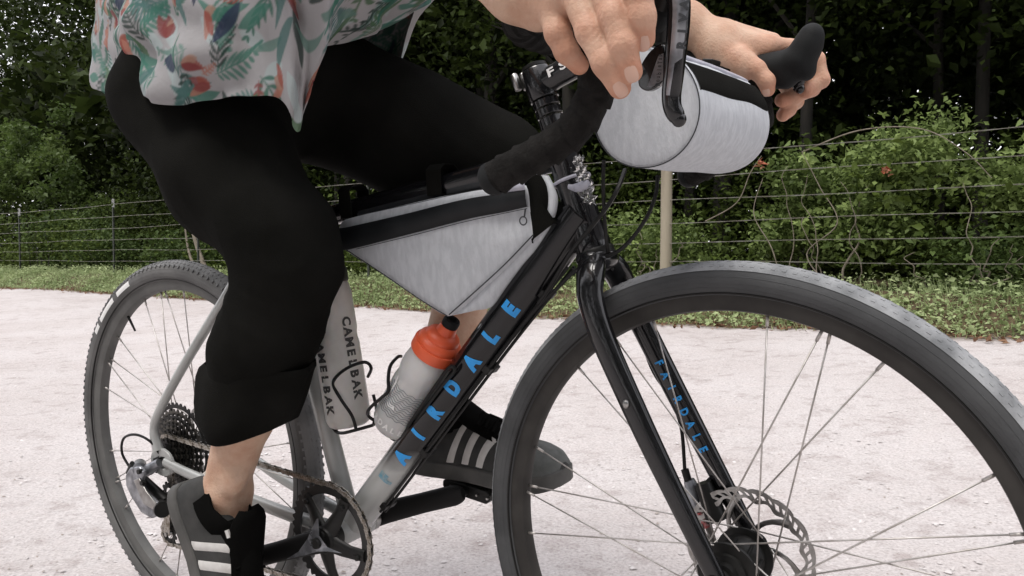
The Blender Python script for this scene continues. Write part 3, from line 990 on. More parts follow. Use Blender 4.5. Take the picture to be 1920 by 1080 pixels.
# ---- cables in front of the head tube and along the down tube
def cab(name, pts, r=.0024, k=8, parent=None):
    return part(name, tube(catmull(A3(*pts), k), r, 8), CABLE, parent or bike)
cab('brake_cable', [U(1132, 300, -.03), U(1131, 350, -.03), U(1133, 400, -.028), U(1137, 450, -.024), U(1142, 480, -.01), U(1150, 510, .02)])
cab('shift_cable', [U(1172, 318, .0), U(1160, 350, -.02), U(1140, 385, -.03), U(1105, 430, -.04), U(1070, 475, -.036), U(1030, 540, -.022), U(1010, 568, -.015)], .0027)
cab('shift_cable', [U(1233, 330, .02), U(1228, 370, .0), U(1205, 420, -.01), U(1160, 470, -.015), U(1090, 500, -.015), U(1040, 545, -.012), U(1005, 580, -.010), U(960, 635, -.008)], .0025)
cab('brake_hose', [U(1150, 500, .03), U(1190, 600, .045), U(1222, 690, .05), U(1256, 745, .05), U(1277, 800, .05), U(1284, 880, .05), U(1287, 905, .05)], .0024)
dtd = (DT_B - DT_A).normalized(); dtn = Vector((dtd.z, 0, -dtd.x))
for i, (o1, yy, c1) in enumerate(((.0275, -.010, .0024), (.0275, .006, .0022), (.031, -.002, .0022))):
    pts = [DT_A.lerp(DT_B, t) + dtn * (o1 + (.003 if t > .8 else 0)) + Vector((0, yy, 0)) for t in (.10, .3, .5, .7, .9)]
    cab('down_tube_cable', pts, c1)
for t in (.12, .32, .60, .82):
    c = DT_A.lerp(DT_B, t) + dtn * .026
    part('cable_guide', box(c, (.012, .026, .012), basis(dtd, dtn)), BLACKM, bike, smooth=False, bevel=.0015)
for t in (.44, .56):
    c = DT_A.lerp(DT_B, t) - dtn * .024
    part('cage_bolt', ellipsoid(c, (.004, .004, .004), 10, 6), SILVERM, bike)

# ---- front brake caliper inside the left fork leg
c1, c2, c3 = U(1292, 900, .052, True), U(1312, 955, .052, True), U(1330, 985, .052, True)
cal = part('brake_caliper', merge(tube(catmull(A3(c1, c2, c3), 4), [.008, .010, .012, .0125, .0135, .0135, .013, .011, .009], 14, ell=(.8, 1.1)),), ALLOY, steer)
part('caliper_body', merge(tube(A3(U(1318, 905, .045, True), U(1345, 975, .045, True)), [.011, .014], 12), tube(A3(U(1330, 895, .06, True), U(1375, 940, .06, True)), [.009, .012], 12)), BLACKM, cal)
part('red_decal', tube(A3(U(1313, 958, .0455, True), U(1326, 988, .0455, True)), [.0085, .0075], 12, ell=(.7, 1)), mat('red_decal', (.35, .05, .05), (.5, .3, .3), 200, rough=.5, lo=.45, hi=.6), cal)
part('pivot_bolt', ellipsoid(U(1342, 1028, .045, True), (.006, .005, .006), 12, 8), SILVERM, cal)
part('actuator_arm', tube(A3(U(1328, 985, .047, True), U(1342, 1028, .047, True)), [.005, .004], 8), SILVERM, cal)
part('cable_anchor', tube(A3(U(1284, 880, .05, True), U(1290, 900, .05, True)), .005, 10), BLACKM, cal)

# ---- bottle cages (bolted on: parts of the bicycle)
def cage(pts_list, name='bottle_cage'):
    part(name, merge(*[tube(catmull(A3(*p), 6), .0026, 8) for p in pts_list]), CABLE, bike)
cage([[U(848, 686, -.034), U(836, 696, -.036), U(812, 730, -.034), U(788, 765, -.03), U(768, 795, -.024), U(758, 818, -.014), U(752, 826, 0)],
      [U(848, 686, -.034), U(852, 696, -.032), U(830, 722, -.030), U(800, 762, -.028), U(775, 798, -.02), U(762, 822, -.01)],
      [U(752, 826, 0), U(735, 822, 0), U(712, 796, -.006), U(691, 780, -.012), U(693, 766, -.03), U(716, 745, -.038), U(728, 733, -.038), U(728, 710, -.036), U(732, 686, -.03), U(745, 670, -.01), U(752, 668, .01)]])
cage([[U(690, 706, .0), U(696, 690, -.02), U(684, 679, -.032), U(655, 688, -.036), U(632, 705, -.036), U(625, 722, -.036), U(640, 750, -.036), U(660, 780, -.034), U(668, 806, -.024)],
      [U(606, 735, -.01), U(616, 775, -.012), U(626, 804, -.012), U(640, 812, -.014), U(668, 806, -.024), U(700, 797, -.01)],
      [U(700, 740, .02), U(706, 770, .02), U(700, 797, .0)]])
# ================================================================== BAGS AND BOTTLES
# ---- frame bag hung in the main triangle
fbag = thing('frame_bag', 'heather grey wedge frame bag with black zip strapped inside the bicycle frame', 'bag', BIKE, tuple(U(842, 594, 0)))
HW = .031
def bagpt(u, v, y): return U(u, v, y)
outl = [(636, 462), (700, 505), (770, 553), (822, 587), (840, 593), (858, 583), (900, 545), (960, 490), (1000, 448), (1003, 440), (998, 400), (988, 346), (930, 352), (860, 362), (800, 374), (740, 388), (690, 400), (645, 412), (634, 425)]
near = np.array([tuple(bagpt(u, v, -HW)) for u, v in outl])
N = len(near)
cen = near.mean(0)
rings = []
far = near * [1, -1, 1]
# rounded box: side faces bulge, edges rounded
dens = catmull(near, 5, True)
# sharpen: mix the curve with the straight outline
lin = np.concatenate([near[i] + (near[(i + 1) % N] - near[i]) * np.linspace(0, 1, 5, endpoint=False)[:, None] for i in range(N)])
dens = dens * .5 + lin * .5
c2 = dens.mean(0)
layers = []
for f, y in ((.0, -HW - .0070), (.25, -HW - .0068), (.5, -HW - .0060), (.72, -HW - .0044), (.88, -HW - .0020), (.965, -HW), (1.0, -HW + .003), (1.004, -HW * .3), (1.004, HW * .3), (1.0, HW - .003), (.965, HW), (.72, HW + .003), (.0, HW + .005)):
    L = c2 + (dens - c2) * f
    L[:, 1] = y
    # soft wrinkles in the side cloth
    L[:, 1] += (-1 if y < 0 else 1) * (abs(y) > HW * .9) * (.0009 * f * (1 - f) * 4 * np.sin(L[:, 0] * 95 + L[:, 2] * 40 + 2 * np.sin(L[:, 2] * 60)) + .0007 * f * (1 - f) * 4 * np.sin(L[:, 0] * 45 - L[:, 2] * 130))
    layers.append(L)
V = np.concatenate(layers)
part('bag_body', (V, grid_faces(len(layers), len(dens), False, True)), GREYFAB, fbag, auto=None)
# grey front gusset that stands out beyond the side panel, wrapped round head tube end
def strip(pairs, y, m, name, parent, lift=.0, thick=.0012, k=6, **kw):
    a = catmull(A3(*[bagpt(u, v, y) for (u, v), _ in pairs]), k)
    b = catmull(A3(*[bagpt(u, v, y) for _, (u, v) in pairs]), k)
    n = len(a)
    g = []
    for t, l in ((0, -thick), (0, .0), (.5, min(thick, .0014) * .8), (1, 0.), (1, -thick)):
        q = a * (1 - t) + b * t
        q[:, 1] -= lift + l
        g.append(q)
    g = np.stack(g, 1).reshape(-1, 3)
    return part(name, (g, grid_faces(n, 5)), m, parent, auto=None, **kw)
strip([((636, 428), (640, 470)), ((660, 424), (668, 464)), ((760, 401), (775, 437)), ((860, 376), (875, 411)), ((930, 364), (940, 398)), ((985, 356), (988, 387))], -HW - .0095, ZIPM, 'zip', fbag, lift=.0, thick=.006)
strip([((928, 352), (929, 363)), ((960, 346), (961, 359)), ((985, 341), (986, 356))], -HW - .0085, WHITEST, 'reflective_tab', fbag, lift=.0015, thick=.005)
strip([((984, 338), (1014, 326)), ((988, 372), (1026, 350)), ((984, 410), (1028, 385)), ((996, 440), (1020, 410)), ((1001, 456), (1007, 444))], -HW + .006, BLACKF, 'end_panel', fbag, lift=.004, thick=.004)
strip([((1012, 327), (1031, 329)), ((1027, 350), (1042, 352)), ((1030, 375), (1048, 375)), ((1022, 402), (1042, 408)), ((1004, 428), (1026, 440)), ((986, 452), (1006, 470)), ((960, 482), (982, 497)), ((920, 520), (950, 540)), ((880, 556), (925, 574)), ((845, 592), (900, 580))], -HW + .014, GREYFAB, 'gusset', fbag, lift=.008, thick=.006)
pip = [bagpt(u, v, -HW - .0035) for u, v in ((650, 469), (720, 515), (790, 563), (838, 592))]
part('piping', tube(catmull(A3(*pip), 8), .0009, 6), PIPING, fbag)
pip = [bagpt(u, v, -HW - .0038) for u, v in ((842, 590), (885, 552), (945, 497), (1000, 440))]
part('piping', tube(catmull(A3(*pip), 8), .0009, 6), PIPING, fbag)
for pts in (((668, 467), (775, 441), (875, 415), (988, 391)), ((672, 404), (760, 385), (860, 363), (925, 351))):
    pip = [bagpt(u, v, -HW - .0088) for u, v in pts]
    part('stitching', tube(catmull(A3(*pip), 8), .0005, 5), PIPING, fbag)
for (u0, v0), (u1, v1), w in (((830, 335), (832, 366), .026), ((664, 372), (668, 408), .024), ((1022, 420), (1050, 398), .03)):
    a, b = bagpt(u0, v0, 0), bagpt(u1, v1, 0)
    d = (b - a); L = d.length; d.normalize()
    g = []
    n = np.array([d.z, 0, -d.x])
    hw = .0205 if w != .03 else .03
    loop = [(-hw, 0), (-hw, L), (hw, L), (hw, 0), (hw, -.012), (hw * .5, -.02), (-hw * .5, -.02), (-hw, -.012)]
    P = np.array([np.array(tuple(a)) + np.array([0, y, 0]) + np.array(tuple(d)) * s for y, s in loop])
    part('strap', tube(P, .0011, 8, closed=True, ell=(1, w / 2 / .0011), up=None) if False else (lambda Q: (np.concatenate([Q - n * w / 2, Q + n * w / 2, (Q - P.mean(0)) * .94 + P.mean(0) + n * w / 2, (Q - P.mean(0)) * .94 + P.mean(0) - n * w / 2]), grid_faces(4, len(P), True, True)))(P), BLACKF, fbag, smooth=False)
zp = bagpt(981, 414, -HW - .011)
part('zip_pull', tube([np.array(tuple(zp)) + [.0052 * math.cos(t), 0, .0052 * math.sin(t)] for t in np.linspace(0, 6.28, 16, endpoint=False)], .0009, 6, closed=True), PIPING, fbag)
part('zip_pull_cord', tube(A3(bagpt(985, 392, -HW - .0105), bagpt(983, 408, -HW - .011)), .0012, 6), PIPING, fbag)

# ---- handlebar bag: a lying cylinder ahead of the bars
na, fa = U(1207, 203, -.112, True), U(1352, 219, .112, True)
hc = (na + fa) / 2
na = Vector((hc.x + .004, -.112, na.z)); fa = Vector((hc.x + .004, .112, na.z))
na = Vector((U(1207, 203, -.112, True).x, -.112, U(1207, 203, -.112, True).z))
fa = U(1352, 234, .108, True)
HR = .0605
hbag = thing('handlebar_bag', 'heather grey barrel shaped bag with black top band hanging in front of the handlebar', 'bag', FRONT, (na.x, 0, na.z - HR))
prof = []
nth = 72
th = np.linspace(0, 2 * np.pi, nth, endpoint=False)
def hring(t, r, extra=0):
    c = np.array(tuple(na)) * (1 - t) + np.array(tuple(fa)) * t
    squ = 1 + .035 * np.cos(th * 2 + .6) + .012 * np.cos(3 * th + 1)
    return np.stack([c[0] + r * squ * np.cos(th) * .97, np.full(nth, c[1] + extra), c[2] + r * squ * np.sin(th) * 1.03], -1)
R_ = [hring(0, .00002, -.0035), hring(0, HR * .4, -.0032), hring(0, HR * .75, -.002), hring(0, HR * .93, -.0005), hring(0, HR * .985, .001), hring(.015, HR * 1.0)]
for i in range(1, 24):
    t = i / 24
    q = hring(t, HR * (1 + .02 * math.sin(t * math.pi)))
    c = np.array(tuple(na)) * (1 - t) + np.array(tuple(fa)) * t
    w = .0005 * np.sin(th * 3 + 5 * t) * np.sin(t * 7 + th * 2) + .0003 * np.sin(th * 5 - t * 9)
    d = q - c; d[:, 1] = 0; d /= np.linalg.norm(d, axis=1)[:, None]
    R_.append(q + d * w[:, None])
R_ += [hring(1, HR * .99), hring(1, HR * .93, .003), hring(1, HR * .5, .006), hring(1, .001, .007)]
part('bag_body', (np.concatenate(R_), grid_faces(len(R_), nth, False, True)), GREYFAB, hbag, auto=None)
def hp(t, a, r):
    c = np.array(tuple(na)) * (1 - t) + np.array(tuple(fa)) * t
    squ = 1 + .035 * math.cos(a * 2 + .6) + .012 * math.cos(3 * a + 1)
    return c + np.array([r * squ * math.cos(a) * .97, 0, r * squ * math.sin(a) * 1.03])
part('piping', tube([hp(0, a, HR * .992) + [0, -.001, 0] for a in th], .0007, 6, closed=True), PIPING, hbag)
def hstrip(a0, a1, t0, t1, m, name, lift=.0015, wob=0):
    g = []
    ts = np.linspace(t0, t1, 24); as_ = np.linspace(rad(a0), rad(a1), 8)
    for t in ts:
        for j, a in enumerate(as_):
            l = lift if 0 < j < 7 else -.001
            g.append(hp(t, a + wob * math.sin(t * 40), HR * (1 + .02 * math.sin(t * math.pi)) + l))
    part(name, (np.array(g), grid_faces(24, 8)), m, hbag, auto=None)
hstrip(8, 47, .02, .99, BLACKF, 'top_band', .0016)
hstrip(48, 61, .02, .97, WHITEST, 'reflective_strip', .0022, .012)
hstrip(62, 86, .02, .99, BLACKF, 'zip_flap', .0018)
for t in (.16, .74):
    q = [hp(t, rad(a), HR + .003) for a in range(60, 150, 10)]
    P = np.array(q)
    w = np.array([0, .010, 0])
    part('strap', (np.concatenate([P - w, P + w, P + w + [0, 0, .002], P - w + [0, 0, .002]]), grid_faces(4, len(P), True)), BLACKF, hbag, smooth=False)
    bk = hp(t, rad(80), HR + .006)
    part('buckle', box(bk, (.013, .026, .007), basis((math.sin(rad(80)), 0, -math.cos(rad(80))), (math.cos(rad(80)), 0, math.sin(rad(80))))), BLACKM, hbag, smooth=False, bevel=.0015)
    lp = [(.897 + .020 * math.cos(a), (na.y * (1 - t) + fa.y * t), .957 + .020 * math.sin(a)) for a in np.linspace(0, 6.28, 14, endpoint=False)]
    part('bar_loop', tube(lp, .0014, 6, closed=True, ell=(1, 6), up=(0, 1, 0)) if False else (np.concatenate([np.array(lp) - w, np.array(lp) + w]), grid_faces(2, 14, False, True)), BLACKF, hbag)

# ---- bottle on the down tube
b0, b1 = U(738, 800, 0), U(830, 618, 0)
axd = (b1 - b0).normalized()
b0 = DT_A.lerp(DT_B, .285) - dtn * .066
b0 = U(738, 798, 0)
axd = (U(826, 640, -.0) - b0).normalized()
bt = thing('water_bottle', 'frosted water bottle with orange lid in the cage on the down tube', 'bottle', BIKE, tuple(b0))
Rb = .0365
B1 = b0 + axd * .2
part('bottle_body', lathe_along([(0, -.004), (.024, -.005), (.031, -.001), (.0355, .008), (Rb, .02), (Rb, .085), (.0355, .092), (.0345, .098), (.0355, .104), (Rb, .112), (Rb, .122), (.0345, .134), (.0320, .142), (.0318, .152), (0, .152)], b0, B1, 44), BOTT, bt, auto=None)
lid = part('lid', lathe_along([(0, .146), (.0352, .146), (.0366, .1475), (.0366, .162), (.0358, .1635), (.0335, .1640), (.0335, .1665), (.0325, .170), (.0275, .1745), (.0262, .1750), (.0262, .1775), (.0245, .181), (.0185, .1855), (.0150, .1865), (.0140, .190), (.0125, .198), (0, .198)], b0, B1, 44), ORANGE, bt)
part('nozzle', lathe_along([(0, .197), (.0112, .197), (.0125, .200), (.0125, .207), (.0112, .2095), (.007, .2095), (.006, .205), (0, .204)], b0, B1, 28), RUBBER, lid)
def on_bottle(s, a, lift=.0006, r=Rb, o=None, ax=None):
    o = b0 if o is None else o; ax = axd if ax is None else ax
    d = np.array(tuple(ax)); n0 = np.array([0, -1., 0]); n0 -= d * (n0 @ d); n0 /= np.linalg.norm(n0); n1 = np.cross(n0, d)
    return np.array(tuple(o)) + d * s + (r + lift) * (n0 * math.cos(a) + n1 * math.sin(a))
gs = []
for k in range(13):
    s0 = .036 + k * .0042
    pts = [on_bottle(s0 + .0012 * math.sin(a * 16 + k * .9), a) for a in np.linspace(-1.3, .55 if k > 3 else .75, 44)]
    gs.append(tube(pts, .00042, 4))
part('wave_print', merge(*gs), mat('grey_print', (.22, .24, .26), rough=.6), bt)
# little boat with a figure, printed white
def flat_on(poly, m, name):
    gs = []
    P = np.array([on_bottle(.036 + y, x / Rb, .0012) for x, y in poly])
    part(name, (P, [tuple(range(len(P)))]), m, bt, smooth=False)
flat_on([(.018, .030), (-.006, .020), (-.008, .014), (.004, .013), (.020, .020), (.022, .026)], PRINTW, 'boat_print')
flat_on([(.014, .030), (.012, .030), (.010, .052), (.013, .064), (.015, .062), (.0135, .052)], PRINTW, 'mast_print')
gs = []
for i, ch in enumerate('FAIRDALE'):
    V, F = text_geo(ch, .0125, .0005)
    gs.append((np.array([on_bottle(.018 + y, (-x - (i - 4.2) * .0115) / Rb, .0010) for x, y, _ in V]), F))
letters(gs, PRINTW, bt)

# ---- second bottle on the seat tube, print worn and stained
s0, s1 = U(655, 792, -.004), U(618, 560, -.004)
s_ax = (s1 - s0).normalized()
bt2 = thing('water_bottle', 'translucent grey bottle with worn dark lettering in the cage on the seat tube', 'bottle', BIKE, tuple(s0))
part('bottle_body', lathe_along([(0, -.004), (.026, -.005), (.032, -.001), (.0350, .008), (.0355, .02), (.0355, .125), (.034, .133), (.034, .141), (.0355, .148), (.0355, .205), (.033, .218), (.030, .225), (0, .225)], s0, s1, 44), BOTT2, bt2, auto=None)
part('lid', lathe_along([(0, .222), (.033, .222), (.034, .226), (.034, .242), (.026, .250), (.012, .255), (.011, .264), (0, .264)], s0, s1, 36), BLACKM, bt2)
def word(txt, a_off, start, step, size, parent):
    gs = []
    for i, ch in enumerate(txt):
        V, F = text_geo(ch, size, .0009)
        gs.append((np.array([on_bottle(start - i * step - x, a_off - y / .0355, .0008, .0355, s0, s_ax) for x, y, _ in V]), F))
    letters(gs, PRINTD, parent)
word('CAMELBAK', -.02, .142, .0165, .0200, bt2)
word('CAMELBAK', -1.42, .160, .0165, .0200, bt2)

# ---- torn clear plastic tag and white cable tie at the head tube
tag_ = thing('plastic_tag', 'crumpled clear plastic strip held to the head tube by a white tie', 'plastic tag', FRONT, tuple(U(1095, 340, -.03, True)))
CLEAR = mat('clear_crumpled_plastic', (.75, .76, .76), rough=.12, trans=.9, bump=.5, bscale=120)
g = []
cl = catmull(A3(*[U(u, v, -.034, True) for u, v in ((1084, 292), (1088, 312), (1093, 335), (1098, 360), (1108, 382))]), 8)
for i, p in enumerate(cl):
    w = np.interp(i / len(cl), [0, .15, .4, .7, 1], [.003, .009, .011, .016, .008])
    for j in np.linspace(-1, 1, 9):
        g.append(p + [j * w * .8, .004 * math.sin(i * 1.3 + j * 4) + .003 * math.cos(i * .7 - j * 7), .002 * math.sin(j * 5 + i)])
part('plastic_strip', (np.array(g), grid_faces(len(cl), 9)), CLEAR, tag_, smooth=False, fixn=False)
tc_ = AXP(.806)
loop = [np.array(tuple(tc_)) + (np.array(tuple(HN)) * math.cos(a) + np.array([0, 1, 0]) * math.sin(a)) * .0235 for a in np.linspace(0, 6.28, 28, endpoint=False)]
part('cable_tie', merge(tube(loop, .0022, 8, closed=True), tube(catmull(A3(U(1066, 350, -.03, True), U(1082, 352, -.036, True), U(1105, 343, -.036, True)), 5), [.003, .0032, .0035, .004, .005, .0055, .006, .006, .0055, .005, .004], 8, ell=(1, .5))), WHITEST, tag_)

# ================================================================== PERSON
per = thing('person', 'cyclist in floral shirt and rolled black trousers resting hands on the brake hoods', 'person', BIKE, tuple((.2, 0, .2)))
def W(u, v, y): return U(u, v, y)
# ---- body: coarse trunk (under the clothes) + finely meshed legs and hands, one mesh
yR, yL = -.125, .105
hipR, hipL = Vector((.21, -.09, .97)), Vector((.21, .09, .97))
kneeR, ankR = W(545, 480, yR), W(428, 895, -.128)
kneeL = W(925, 315, .115); ankL = W(824, 752, .125)
trunk = [cap((.21, 0, 1.0), (.25, .01, 1.12), .085, .09), cap((.25, .01, 1.12), (.42, 0, 1.40), .09, .125), cap((.42, -.12, 1.42), (.42, .12, 1.42), .085),
         cap((.46, 0, 1.46), (.52, 0, 1.56), .055, .05), cap((.55, 0, 1.63), (.57, 0, 1.67), .088, .09), cap((.60, 0, 1.58), (.605, 0, 1.60), .05, .05), cap((.665, 0, 1.635), (.675, 0, 1.62), .010, .014, .01),
         cap(hipR, kneeR, .062, .048), cap(hipL, kneeL, .062, .045), cap((.42, -.19, 1.42), (.66, -.30, 1.17), .05, .04), cap((.42, .19, 1.42), (.66, .27, 1.17), .05, .04)]
tb = sdf_mesh(trunk, .008, .05)
def calf(k, a, y):
    m1 = k.lerp(a, .35); m2 = k.lerp(a, .7)
    back = Vector((-.012, 0, -.006))
    return [cap(k, m1 + back, .048, .050), cap(m1 + back, m2, .050, .041), cap(m2, a, .041, .0345)]
legR = calf(kneeR, ankR, yR) + [cap(W(424, 920, -.128), W(398, 960, -.128), .033, .030, .02), cap(W(430, 930, -.128), W(438, 1000, -.128), .034, .026), cap(W(440, 898, -.146), W(438, 908, -.146), .016, .015, .02)]
lR = sdf_mesh(legR, .004, .018)
footL0 = W(850, 842, .125)
legL = calf(kneeL, ankL, yL) + [cap(ankL, W(820, 800, .125), .031, .027, .02), cap(W(822, 815, .125), footL0, .022, .020, .02)]
lL = sdf_mesh(legL, .004, .018)
# right hand: laid over the hood, fingers hanging down its outer side
def F_(pts, rs, k=.006):
    out = []
    for i in range(len(pts) - 1):
        out.append(cap(pts[i], pts[i + 1], rs[i], rs[i + 1], k))
    return out
def hand_mesh(palm, fingers, h, kf=.004, kp=.016):
    """palm blended softly; each finger joined smoothly along itself but hard against its neighbours"""
    return palm, fingers
elbR = Vector((.66, -.30, 1.17)); wrR = W(905, -70, -.255)
pR = [cap(elbR, elbR.lerp(wrR, .6), .043, .033, .02), cap(elbR.lerp(wrR, .6), wrR, .033, .027, .02), cap(wrR, W(965, -15, -.255), .026, .024, .02),
      cap(W(965, -15, -.255), W(1045, 15, -.258), .022, .0145, .014), cap(W(960, -35, -.250), W(1085, -20, -.262), .024, .0155, .014),
      cap(W(975, -60, -.245), W(1120, -50, -.262), .024, .0155, .014), cap(W(1000, -85, -.235), W(1165, -75, -.258), .024, .0150, .014),
      cap(W(985, -5, -.250), W(1010, 25, -.252), .020, .015, .012)]
fR = [F_([W(1036, 12, -.258), W(1046, 62, -.264), W(1062, 96, -.260), W(1086, 122, -.248)], [.0142, .0112, .0102, .0086]),
      F_([W(1080, -20, -.264), W(1107, 60, -.278), W(1136, 118, -.280), W(1162, 164, -.274)], [.0148, .0118, .0112, .0094]),
      F_([W(1124, -45, -.266), W(1151, 30, -.280), W(1169, 86, -.282), W(1184, 134, -.277)], [.0146, .0116, .0109, .0091]),
      F_([W(1174, -70, -.262), W(1196, -15, -.276), W(1203, 32, -.276), W(1207, 72, -.270)], [.0146, .0116, .0110, .0093]),
      F_([W(985, -70, -.22), W(1040, -75, -.19), W(1095, -60, -.176), W(1130, -30, -.174)], [.018, .0145, .0125, .010])]
def merge_arr(*gs):
    V, F, n = [], [], 0
    for v, f in gs:
        V.append(v); F.append(np.asarray(f) + n); n += len(v)
    return np.concatenate(V), np.concatenate(F)
def sdf_groups(groups, h):
    """groups: list of (prims, k inside the group, k with the body) unioned in order on one grid"""
    allp = [p for g in groups for p in g[0]]
    lo = np.min([np.minimum(p[0] - p[2], p[1] - p[3]) for p in allp], 0) - 3 * h
    hi = np.max([np.maximum(p[0] + p[2], p[1] + p[3]) for p in allp], 0) + 3 * h
    n = np.ceil((hi - lo) / h).astype(int) + 1
    ax = [(lo[i] + h * np.arange(n[i])).astype(np.float32) for i in range(3)]
    D = np.full(n, 1., np.float32)
    for prims, kin, kout in groups:
        G = np.full(n, 1., np.float32)
        for a, b, ra, rb, kk in prims:
            m = max(ra, rb) + 4 * h + .03
            sl = tuple(slice(max(int((min(a[i], b[i]) - m - lo[i]) / h), 0), min(int((max(a[i], b[i]) + m - lo[i]) / h) + 2, n[i])) for i in range(3))
            X, Y, Z = np.meshgrid(ax[0][sl[0]], ax[1][sl[1]], ax[2][sl[2]], indexing='ij')
            ab = b - a; L = float(ab @ ab) + 1e-12
            t = np.clip(((X - a[0]) * ab[0] + (Y - a[1]) * ab[1] + (Z - a[2]) * ab[2]) / L, 0, 1)
            d = np.sqrt((X - a[0] - t * ab[0]) ** 2 + (Y - a[1] - t * ab[1]) ** 2 + (Z - a[2] - t * ab[2]) ** 2) - (ra + (rb - ra) * t)
            s = G[sl]; q = np.maximum(kin - np.abs(s - d), 0) / kin
            G[sl] = np.minimum(s, d) - q * q * kin * .25
        q = np.maximum(kout - np.abs(D - G), 0) / kout
        D = np.minimum(D, G) - q * q * kout * .25
    return net(D, lo, h, n)
def net(D, lo, h, n):
    # same surface net as sdf_mesh, on a ready field
    S = D < 0
    c = [D[i:n[0] - 1 + i, j:n[1] - 1 + j, l:n[2] - 1 + l] for i in (0, 1) for j in (0, 1) for l in (0, 1)]
    cs = sum((x < 0).astype(np.int8) for x in c); mask = (cs > 0) & (cs < 8); I = np.argwhere(mask)
    vals = np.stack([x[mask] for x in c], 1); offs = np.array([(i, j, l) for i in (0, 1) for j in (0, 1) for l in (0, 1)], float)
    P = np.zeros((len(I), 3)); cnt = np.zeros(len(I))
    for a in range(8):
        for b in range(a + 1, 8):
            if np.abs(offs[a] - offs[b]).sum() != 1: continue
            va, vb = vals[:, a], vals[:, b]; m = (va < 0) != (vb < 0); t = va[m] / (va[m] - vb[m])
            P[m] += offs[a] + (offs[b] - offs[a]) * t[:, None]; cnt[m] += 1
    P = (P / cnt[:, None] + I) * h + lo
    idx = -np.ones(mask.shape, int); idx[mask] = np.arange(len(I)); F = []
    for axn in range(3):
        s0_ = [slice(1, -1)] * 3; s1_ = [slice(1, -1)] * 3
        s0_[axn] = slice(0, n[axn] - 1); s1_[axn] = slice(1, n[axn])
        A, B = S[tuple(s0_)], S[tuple(s1_)]; E = np.argwhere(A != B); flip = A[A != B]
        o1, o2 = (axn + 1) % 3, (axn + 2) % 3
        base = E.copy(); base[:, o1] += 1; base[:, o2] += 1
        def ce(d1, d2):
            q = base.copy(); q[:, o1] -= d1; q[:, o2] -= d2
            return idx[q[:, 0], q[:, 1], q[:, 2]]
        f = np.stack([ce(1, 1), ce(0, 1), ce(0, 0), ce(1, 0)], 1); f[~flip] = f[~flip][:, ::-1]; F.append(f)
    F = np.concatenate(F)
    return P, F[(F >= 0).all(1)]
hR = sdf_groups([(pR, .016, .001)] + [(f, .005, .0035) for f in fR], .0015)
# left hand: web of the thumb over the hood, thumb hanging on the inner side, fingertips curling back underneath
elbL = Vector((.66, .27, 1.17)); wrL = W(1285, 45, .185)
pL = [cap(elbL, elbL.lerp(wrL, .55), .043, .034, .02), cap(elbL.lerp(wrL, .55), wrL, .034, .028, .02), cap(wrL, W(1345, 85, .190), .0275, .0265, .02),
      cap(W(1345, 100, .185), W(1395, 125, .180), .024, .019, .014), cap(W(1350, 80, .20), W(1440, 92, .215), .026, .0165, .014),
      cap(W(1360, 72, .22), W(1445, 82, .245), .024, .015, .014), cap(W(1350, 85, .23), W(1420, 95, .26), .022, .014, .014)]
fL = [F_([W(1385, 112, .180), W(1418, 130, .176), W(1437, 152, .176), W(1440, 168, .178)], [.0185, .0120, .0105, .0090]),
      F_([W(1440, 88, .215), W(1482, 92, .235), W(1530, 112, .262), W(1540, 150, .262), W(1512, 172, .245)], [.0155, .0125, .0112, .0105, .0095]),
      F_([W(1440, 92, .25), W(1500, 120, .275), W(1522, 165, .272), W(1490, 180, .25), W(1466, 188, .236)], [.0145, .0120, .0112, .0108, .0095]),
      F_([W(1415, 100, .262), W(1468, 150, .285), W(1492, 190, .275), W(1478, 205, .252), W(1468, 216, .246)], [.0135, .0110, .0102, .0098, .0088])]
hL = sdf_groups([(pL, .018, .001)] + [(f, .005, .004) for f in fL], .0019)
body = part('body', merge_arr(tb, lR, lL, hR, hL), SKIN, per, auto=None, fixn=False)
body.data.polygons.foreach_set('use_smooth', np.ones(len(body.data.polygons), bool))
co = np.empty(len(body.data.vertices) * 3, np.float32); body.data.vertices.foreach_get('co', co); co = co.reshape(-1, 3) + OFF[per.name]
fl_ = np.zeros(len(co))
for f in fR + fL:
    for i, q in enumerate(f):
        for pt, w_, s_ in ((q[1], .9 if i == len(f) - 1 else .75, .0105 if i < len(f) - 1 else .012),):
            fl_ = np.maximum(fl_, w_ * np.exp(-(((co - pt) ** 2).sum(1)) / s_ ** 2 * .5))
    fl_ = np.maximum(fl_, .6 * np.exp(-(((co - f[0][0]) ** 2).sum(1)) / .014 ** 2 * .5))
fa_ = body.data.attributes.new('flush', 'FLOAT', 'POINT'); fa_.data.foreach_set('value', fl_.astype(np.float32))
# fingernails
def nail(f, du, size=(.0052, .0066)):
    a, b = f[-1][0].astype(float), f[-1][1].astype(float)
    d = (b - a) / np.linalg.norm(b - a)
    n = np.array(du, float); n -= d * (n @ d); n /= np.linalg.norm(n)
    x = np.cross(d, n)
    r = f[-1][3]
    c = b + d * r * .25
    g = []
    for i in np.linspace(-1, 1, 7):
        for j in np.linspace(-1, 1, 7):
            ii = i * math.sqrt(1 - .35 * j * j); jj = j * math.sqrt(1 - .35 * i * i)
            ang = ii * size[0] / (r * .95)
            rr = r * (1.035 - .10 * max(jj, 0) ** 2)
            g.append(c + d * (jj * size[1]) + (x * math.sin(ang) + n * math.cos(ang)) * rr)
    part('fingernail', (np.array(g), grid_faces(7, 7)), NAIL, per, auto=None)
camdir = np.array(tuple((BIKE.inverted() @ Vector((0, 0, CAM_H)))))
for f in fR[1:4]:
    nail(f, (.30, -1, .12))
nail(fL[0], (-.1, -1, .1), (.0048, .006))

